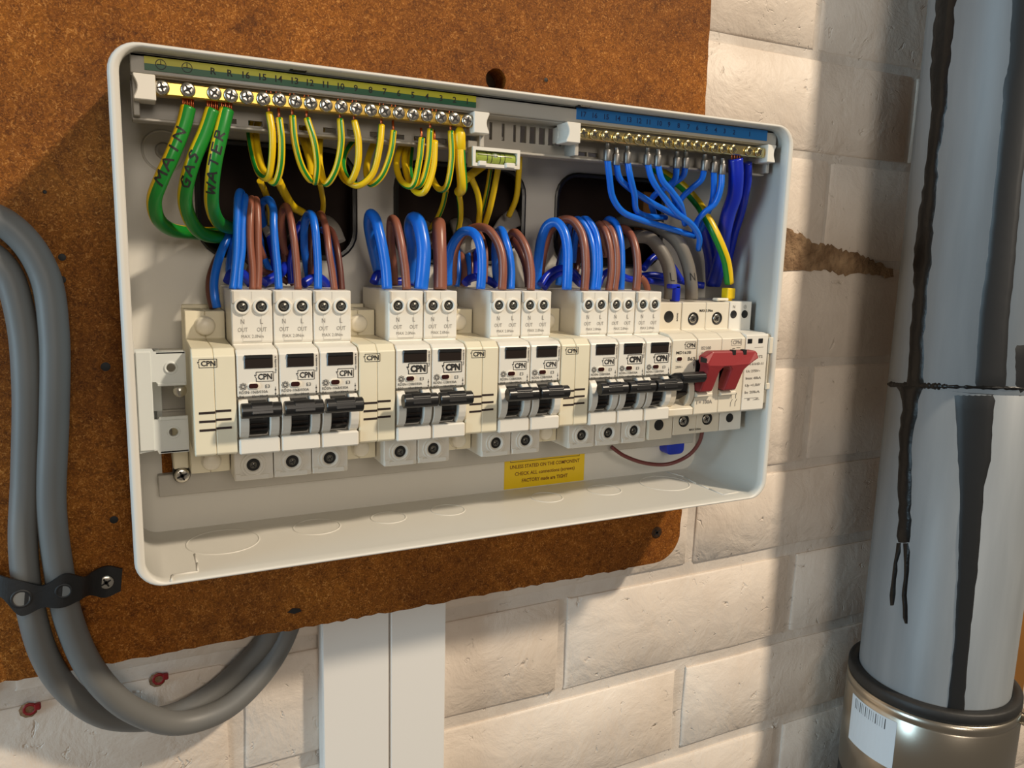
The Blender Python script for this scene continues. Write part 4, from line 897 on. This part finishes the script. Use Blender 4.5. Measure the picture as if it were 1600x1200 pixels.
grey([(988, 830, -38), (992, 740, -38), (975, 620, -36), (925, 520, -33), (860, 450, -28), (780, 440, -22), (700, 480, -10), (640, 520, 6)], 'grey cable tail marked L entering the main switch', 'L', 990, 690)
grey([(1122, 830, -38), (1120, 740, -38), (1095, 600, -37), (1040, 480, -35), (950, 400, -30), (830, 350, -24), (720, 340, -14), (620, 380, 6)], 'grey cable tail marked N entering the main switch', 'N', 1135, 690)
# neutral leads with ferrules
NL = [([(395, 505, -55), (408, 620, -54), (428, 750, -50), (490, 842, -46), (600, 892, -43), (760, 940, -40), (930, 992, -36)], 'first blue lead from the left on the neutral bar, sweeping far right'),
      ([(450, 532, -55), (470, 630, -53), (540, 700, -48), (660, 780, -44), (790, 850, -40), (880, 890, -36)], 'second blue lead from the left on the neutral bar'),
      ([(520, 522, -55), (538, 620, -55), (565, 740, -50), (575, 830, -44), (640, 870, -36), (760, 880, -28)], 'third blue lead from the left on the neutral bar, nearly straight'),
      ([(645, 532, -55), (675, 640, -55), (750, 750, -52), (830, 850, -50), (920, 920, -46), (970, 1000, -42), (965, 1080, -36)], 'fourth blue lead on the neutral bar, ending lowest'),
      ([(710, 540, -56), (735, 640, -56), (800, 720, -54), (850, 790, -52), (870, 860, -46), (880, 920, -38)], 'fifth blue lead on the neutral bar, crossing the fourth'),
      ([(828, 552, -54), (818, 640, -50), (760, 690, -44), (690, 740, -38), (670, 790, -30), (690, 860, -22)], 'sixth blue lead on the neutral bar, bending left'),
      ([(884, 552, -54), (868, 620, -48), (800, 680, -40), (820, 780, -32), (850, 880, -24)], 'seventh blue lead on the neutral bar, short and shaded'),
      ([(1002, 568, -54), (985, 640, -51), (920, 700, -46), (860, 760, -40), (830, 850, -32)], 'eighth blue lead on the neutral bar, slanting down left'),
      ([(1060, 580, -54), (1062, 680, -52), (1050, 780, -46), (1020, 860, -38), (980, 960, -28)], 'ninth blue lead on the neutral bar, hanging straight'),
      ([(1112, 592, -55), (1106, 690, -55), (1070, 790, -52), (1000, 850, -48), (955, 910, -42), (940, 1000, -34)], 'tenth blue lead on the neutral bar, curving beside the thick wire')]
for pts, lab in NL:
    P = N3(pts); o = wire('neutral_lead', lab, P, 1.75, BLUE, group='blue leads on the neutral bar')
    mb = MB(); p = P[0]; mb.lathe(p+Vector((0, 0, -1.8)), [(1.9, 0), (2.1, .6), (2.15, 5.4), (1.9, 5.9), (1.5, 6.2), (1.45, 9)], TIN, 16, (0, .0, 1)); part('ferrule', mb.mesh('ferrule', tuple(p)), o)
for p, lab in (([(560, 470, -18), (740, 600, -20), (860, 680, -24), (960, 790, -30), (1010, 870, -38), (1060, 960, -43), (1110, 1070, -45), (1140, 1160, -44), (1158, 1290, -42)], 'green and yellow earth wire ending in a yellow boot at the surge module'),):
    P = N3(p); mb = MB(); tube(mb, P, 2.9, YG, 18, stripe=(25, 150)); o = tag(mb.build('earth_wire', None, tuple(P[0])), lab, 'wire')
    e = P[-1]; e = at(1138, 458, -42); mb = MB(); mb.box(e.x-3.1, e.x+3.1, e.y-3, e.y+3, e.z-3.5, e.z+3.2, YSTK, .7, 2); mb.box(e.x-2, e.x+2, e.y-2, e.y+2, 64.6, e.z-3, YSTK, .3); mb.build('crimp_boot', o, tuple(P[0]))
P = N3([(1195, 512, -55), (1200, 620, -54), (1190, 740, -50), (1150, 860, -44), (1125, 980, -38), (1110, 1110, -32), (1060, 1300, -26)])
o = wire('neutral_tail', 'thick royal blue wire dropping from the right end of the neutral bar', P, 4.4, BLUED, n=18)
mb = MB()
for k in range(7): a = P[0]+Vector(((k-3)*1.0, .4*((k % 2)*2-1), -1.2)); tube(mb, [a, a+Vector((0, 0, 5))], .45, COPPER, 6, seg=2)
part('bare_strands', mb.mesh('bare_strands', tuple(P[0])), o)
P = N3([(1272, 535, -52), (1272, 640, -50), (1255, 740, -46), (1230, 850, -38), (1190, 980, -30), (1150, 1150, -22)])
wire('neutral_tail', 'slimmer royal blue wire at the extreme right of the neutral bar', P, 2.6, BLUED)
P = N3([(990, 900, -22), (1020, 1000, -20), (1050, 1120, -18), (1060, 1300, -16)])
wire('neutral_tail', 'dark royal blue wire behind the striped earth wire', P, 5.0, BLUED, n=16)
mb = MB(); e = at(1055, 454, -42); mb.box(e.x-1.8, e.x+1.8, -45, -39, 64.2, e.z+3, BLUED, .5); mb.box(e.x-4.5, e.x+1.4, -45, -39, e.z+1.2, e.z+3.8, BLUED, .5); tag(mb.build('wire_pin', None, (e.x, -42, 64.2)), 'small blue right angled connector on the top of the main switch', 'connector')
mb = MB(); e = at(1127, 464, -44); mb.box(e.x-4.5, e.x+4.5, -46, -41, 64.6, 66.3, CAPW, .5); tag(mb.build('clip_tab', None, (e.x, -42, 64.6)), 'small white tab beside the yellow boot on the surge module', 'clip')
# lower right: brown link and blue tab
wire('brown_wire', 'dark brown link wire curving below the rightmost devices', PXL([(955, 698, -14), (975, 712, -16), (1010, 724, -20), (1045, 725, -24), (1075, 712, -30), (1092, 692, -38), (1098, 672, -43)]), 1.25, mat('maroon', rgb(92, 36, 36), .35))
mb = MB(); a = at(1058, 697, -10); mb.prism(rrect(a.x-7.2, a.x+7.2, -41, -24, 3.4, 5), -9, 0, BLUED, .5, axis='y'); tag(mb.build('cable_gland', None, (a.x, 0, -32)), 'royal blue rounded tab on the back below the main switch', 'tab')
# cut sheath ends and grey cables rising from the openings
def sh(pts, r, lab, fl=.55): return wire('cut_cable_sheath', lab, pts, r, SHEATH2, cat='cable', group='cut grey cable sheaths', flat=fl)
sh(A_([(1225, 520, -16), (1185, 420, -12), (1140, 360, -4), (1100, 330, 6)]), 3.6, 'grey cut sheath end right of the third breaker wires')
sh(A_([(680, 460, -12), (640, 380, -8), (600, 330, 2), (580, 300, 10)]), 4.2, 'grey cut sheath end behind the first blue hook')
sh(A_([(960, 330, -16), (900, 400, -10), (860, 460, -2), (830, 500, 8)]), 2.6, 'grey cut sheath end left of the narrow blue arch')
sh(B_([(690, 540, -14), (650, 440, -10), (600, 380, -2), (560, 360, 8)]), 3.6, 'grey cut sheath end behind the thick blue loop')
sh(B_([(1010, 600, -14), (960, 520, -10), (920, 400, -2), (900, 350, 8)]), 6.5, 'wide grey cut sheath under the wide brown arch', .35)
sh(B_([(1230, 460, -14), (1280, 380, -10), (1340, 330, -2), (1400, 320, 8)]), 5.5, 'pale grey flap of cut sheath in the middle opening', .3)
sh(B_([(1310, 620, -14), (1360, 740, -12), (1410, 880, -14)]), 4.0, 'pale grey sheath slanting behind the leaning brown wires', .4)
sh(D_([(-10, 520, -14), (30, 640, -14), (60, 760, -16)]), 3.4, 'pale grey sheath left of the bright blue arch', .4)

# ------------------------------------------------------------------ trunking
for x0, x1, lab in ((71.6, 113.4, 'white plastic trunking below the board, wider left one'), (113.9, 151.2, 'white plastic trunking below the board, narrower right one')):
    t = thing('cable_trunking', lab, 'trunking', ((x0+x1)/2, 31, -420), 'pair of white trunkings'); O = ((x0+x1)/2, 31, -420)
    mb = MB(); mb.box(x0, x1, 20, 31.6, -420, -90, PVC, .5); mb.build('base_channel', t, O); mb = MB(); mb.box(x0+.4, x1-.4, 18.7, 20.4, -420, -90, PVC, .6, 2); mb.build('lid', t, O)
# ------------------------------------------------------------------ grey supply cables
mm = 6.4
wire('supply_cable', 'thick grey supply cable, right hand one, looping below the board', PXL([(-60, 338, -9), (-10, 340, -9), (35, 372, -9), (70, 430, -9), (84, 520, -9), (84, 650, -9), (80, 790, -8), (90, 880, -8), (108, 970, -8), (145, 1050, -6), (205, 1108, 2), (280, 1130, 10), (350, 1108, 15), (405, 1058, 20.5), (440, 1005, 24), (462, 940, 24.4), (470, 880, 24.4)]), mm, SHEATH, 'cable', 'grey supply cables', n=24)
wire('supply_cable', 'thick grey supply cable, left hand one, looping below the board', PXL([(-60, 390, -7), (-20, 396, -7), (10, 425, -7), (33, 500, -7), (42, 600, -7), (40, 740, -6), (36, 850, -7), (46, 940, -7), (70, 1025, -6), (112, 1085, 4), (175, 1122, 17), (258, 1120, 23.5), (326, 1088, 24.8), (376, 1044, 25), (415, 1000, 25), (435, 940, 25), (440, 880, 25)]), mm-.3, SHEATH, 'cable', 'grey supply cables', n=24)
# banding strap
t = thing('banding_strap', 'black perforated strap holding the grey cables to the board', 'strap', tuple(at(95, 925, 2))); O = tuple(at(95, 925, 2))
Y0 = -15.6
cen = PXL([(-70, 908, -1), (-25, 908, -8), (0, 914, -13), (34, 934, -15.2), (62, 932, -15.2), (100, 922, -16.0), (128, 918, -12), (145, 910, -3), (166, 908, 1.6), (190, 905, 1.6)])
mb = MB(); C = spline(cen, 8); vs = []; holes_u = [34, 100, 166]
ctr = [at(h, {34: 934, 100: 922, 166: 908}[h], {34: -15.2, 100: -16, 166: 1.6}[h]) for h in holes_u]
for i, c in enumerate(C):
    d = min((Vector((c.x-q.x, 0, c.z-q.z))).length for q in ctr+[cen[0]])
    w_ = 4.6+3.6*math.exp(-(d/6.5)**2)
    if i == len(C)-1: w_ = 6
    n_ = Vector((.12, 0, 1)).normalized()
    for yy in (0, 1.3):
        for sg in (-1, 1): vs.append(c+n_*w_*sg+Vector((0, -1.3+yy, 0)))
fs = []
for i in range(len(C)-1):
    a = i*4; b = a+4
    fs += [(a, a+1, b+1, b), (a+2, b+2, b+3, a+3), (a, b, b+2, a+2), (a+1, a+3, b+3, b+1)]
fs += [(0, 2, 3, 1), (len(vs)-4, len(vs)-3, len(vs)-1, len(vs)-2)]
mb.add(vs, fs, CLIPB); mb.build('band', t, O)
for q, r in ((ctr[0], 3.3), (ctr[1], 2.6)):
    mb = MB(); mb.lathe((q.x, q.y-1.3, q.z), [(r+1.2, 0), (r+.9, .3), (r+.2, .3), (r, .1)], CLIPB, 20); mb.lathe((q.x, q.y-1.3, q.z), [(r, .08), (.01, .08)], SHEATH, 20); mb.build('strap_hole', t, O)
mb = MB(); q = ctr[2]; cross_head(mb, (q.x, q.y-1.3, q.z), 3.6, .5, STEEL, 1.0); mb.build('screw', t, O)
# wall plugs
for u, v, lab in ((248, 1060, 'red plastic wall plug in the mortar joint left of the cable loop'), (47, 1107, 'red plastic wall plug near the left edge of the wall')):
    p = at(u, v, YW-1); mb = MB(); mb.lathe((p.x, YW+2, p.z), [(3.6, 3.6), (3.4, 4.2), (2.2, 4.3), (1.9, 2.0), (.01, 1.8)], PLUG, 10)
    mb.lathe((p.x-.8, YW+2, p.z-.5), [(4.4, 3.4), (3.5, 3.75), (.01, 3.7)], FLUFF, 9); mb.box(p.x+2, p.x+5, YW-3, YW, p.z-1, p.z+2.5, PLUG, .6)
    tag(mb.build('wall_plug', None, (p.x, YW, p.z)), lab, 'wall plug')

# ------------------------------------------------------------------ waste pipe
CX, CY, PR = 552.5, -43.6, 55.0
def cyl(u, v, r=PR):
    d = _f + R_*((u-800)/FPX) + U_*((600-v)/FPX); ox, oy = CAM.x-CX, CAM.y-CY
    a = d.x*d.x+d.y*d.y; b = ox*d.x+oy*d.y; c = ox*ox+oy*oy-r*r; D = b*b-a*c
    if D < 0: t = -b/a
    else: t = (-b-math.sqrt(D))/a
    p = CAM+d*t; 
    aa = math.atan2(p.y-CY, p.x-CX)
    return (aa if aa < 0 else aa-2*math.pi), p.z
pipe = thing('soil_pipe', 'tall grey plastic pipe with black sealant runs at the right', 'pipe', (CX, CY, -420)); O = (CX, CY, -420)
zj = cyl(1450, 606)[1]
mb = MB(); mb.lathe((CX, CY, -420), [(PR, 0), (PR, zj+420-.4), (PR-.6, zj+420)], PIPE, 96, (0, 0, 1)); mb.build('lower_length', pipe, O)
mb = MB(); mb.lathe((CX, CY, -420), [(PR-.8, zj+420-1), (PR+.1, zj+420+.6), (PR+.1, 850)], PIPE, 96, (0, 0, 1)); mb.build('upper_length', pipe, O)
def surf(rows, m, name, th=.7, sub=5, jit=.35, dome=0.0):
    """rows: (v, u_left, u_right, v_right or None) painted patch wrapped on the pipe with real thickness"""
    R = []
    for i in range(len(rows)-1):
        a, b = rows[i], rows[i+1]; n = max(1, int(abs(b[0]-a[0])/12))
        for k in range(n): R.append([a[j]+(b[j]-a[j])*k/n for j in range(3)])
    R.append(list(rows[-1])); mb = MB(); vs = []; nn = sub+1
    for j, (v, ul, ur) in enumerate(R):
        tl, z = cyl(ul+random.uniform(-jit, jit)*2, v); tr, z2 = cyl(ur+random.uniform(-jit, jit)*2, v)
        for k in range(nn):
            f = k/(nn-1); t = tl+(tr-tl)*f; e = (k in (0, nn-1)) or j in (0, len(R)-1)
            rr = PR+(-.3 if e else th+dome*math.sin(math.pi*f)*random.uniform(.5, 1.2))
            vs.append((CX+rr*math.cos(t), CY+rr*math.sin(t), z+(z2-z)*f))
    fs = [(j*nn+k, j*nn+k+1, (j+1)*nn+k+1, (j+1)*nn+k) for j in range(len(R)-1) for k in range(nn-1)]
    mb.add(vs, fs, m, True); return mb.build(name, pipe, O)
surf([(-30, 1466, 1500), (0, 1462, 1496), (60, 1456, 1490), (120, 1452, 1484), (170, 1453, 1480), (240, 1448, 1468), (300, 1440, 1466), (340, 1434, 1461), (400, 1426, 1458), (440, 1427, 1452), (500, 1423, 1447), (560, 1418, 1444), (600, 1416, 1444), (604, 1415, 1443)], TAR, 'sealant_run', .7, 6, 1.0, .8)
surf([(598, 1395, 1440), (606, 1400, 1445), (612, 1406, 1440), (640, 1408, 1434), (690, 1404, 1426), (750, 1403, 1424), (800, 1402, 1424), (850, 1401, 1422)], TAR, 'sealant_run', .7, 6, 1.0, 1.0)
surf([(845, 1401, 1411), (880, 1396, 1403), (930, 1390, 1400), (950, 1389, 1397)], TAR, 'sealant_run', .6, 4, .5, .8)
surf([(845, 1411, 1422), (880, 1412, 1422), (930, 1409, 1417), (965, 1411, 1419), (977, 1413, 1419)], TAR, 'sealant_run', .6, 4, .5, .8)
surf([(-30, 1576, 1690), (0, 1573, 1690), (100, 1566, 1690), (130, 1562, 1660), (200, 1560, 1610), (300, 1550, 1598), (400, 1540, 1590), (500, 1526, 1580), (570, 1522, 1576), (612, 1518, 1574)], TAPE, 'black_band', .5, 8, .4)
surf([(612, 1488, 1560), (640, 1490, 1556), (720, 1494, 1550), (760, 1498, 1540), (880, 1496, 1530), (1000, 1490, 1516), (1100, 1480, 1508), (1196, 1468, 1502)], TAPE, 'black_band', .5, 8, .4)
def seam(v0, v1, u0, u1, h, nm, m):
    mb = MB(); vs = []; n = 40
    for k in range(n+1):
        f = k/n; u = u0+(u1-u0)*f; v = v0+(v1-v0)*f; t, z = cyl(u, v); hh = h*random.uniform(.5, 1.3)
        for dz, rr in ((-hh, -.2), (-hh*.5, .9), (hh*.5, .9), (hh, -.2)): vs.append((CX+(PR+rr)*math.cos(t), CY+(PR+rr)*math.sin(t), z+dz))
    mb.add(vs, [(i*4+k, i*4+k+1, i*4+5+k, i*4+4+k) for i in range(n) for k in range(3)], m, True); mb.build(nm, pipe, O)
seam(602, 607, 1392, 1598, 1.4, 'sealed_joint', TAR)
seam(600, 604, 1388, 1480, 2.3, 'sealed_joint', TAR)
surf([(535, 1584, 1640), (545, 1578, 1640), (600, 1574, 1640), (620, 1572, 1640)], TAPE, 'black_band', .8, 4, .8)
# coupling
t = thing('pipe_coupling', 'black rubber pipe coupling with a stainless band at the foot of the pipe', 'coupling', (CX, CY, -420)); O = (CX, CY, -420)
ZC = at(1322, 1092, -44).z
mb = MB(); mb.lathe((CX, CY, ZC), [(55.3, -40), (55.3, -1), (56, 0), (61.5, 0), (62.8, -1.2), (63, -7), (62, -8.5), (62, -60), (63, -62), (63, -150)], RUB, 96, (0, 0, 1)); mb.build('rubber_sleeve', t, O)
mb = MB(); mb.lathe((CX, CY, ZC), [(62, -9.3), (63.2, -9.4), (63.3, -15.5), (62.6, -16.4), (62.9, -17.6), (63.4, -18.3), (63.4, -92), (62, -92.5)], STAIN, 96, (0, 0, 1)); mb.build('stainless_band', t, O)
mb = MB(); vs = []; n = 12; t0, _ = cyl(1323, 1180, 63.5); t1, _ = cyl(1395, 1190, 63.5)
for k in range(n+1):
    a = t0+(t1-t0)*k/n
    for z in (ZC-20, ZC-60): vs.append((CX+63.7*math.cos(a), CY+63.7*math.sin(a), z))
mb.add(vs, [(2*k, 2*k+1, 2*k+3, 2*k+2) for k in range(n)], LABELW)
for k in range(16):
    a = t0+(t1-t0)*(.12+.045*k); da = .0035*random.choice((1, 2, 3)); mb.add([(CX+63.8*math.cos(a), CY+63.8*math.sin(a), ZC-21.5), (CX+63.8*math.cos(a+da), CY+63.8*math.sin(a+da), ZC-21.5), (CX+63.8*math.cos(a+da), CY+63.8*math.sin(a+da), ZC-30), (CX+63.8*math.cos(a), CY+63.8*math.sin(a), ZC-30)], [(0, 1, 2, 3)], INK)
mb.build('paper_label', t, O)
a = cyl(1588, 1175, 63)[0]; mb = MB(); c = Vector((CX+66*math.cos(a), CY+66*math.sin(a), ZC-14)); mb.box(c.x-4, c.x+5, c.y-5, c.y+5, c.z-5, c.z+5, STAIN, .8); mb.build('clamp_block', t, O)
# timber post at the right edge
mb = MB(); mb.box(640, 730, -20, 31, -420, 560, POST, 1.5); tag(mb.build('timber_post', None, (690, 31, -420)), 'ochre timber post against the wall behind the grey pipe', 'post')
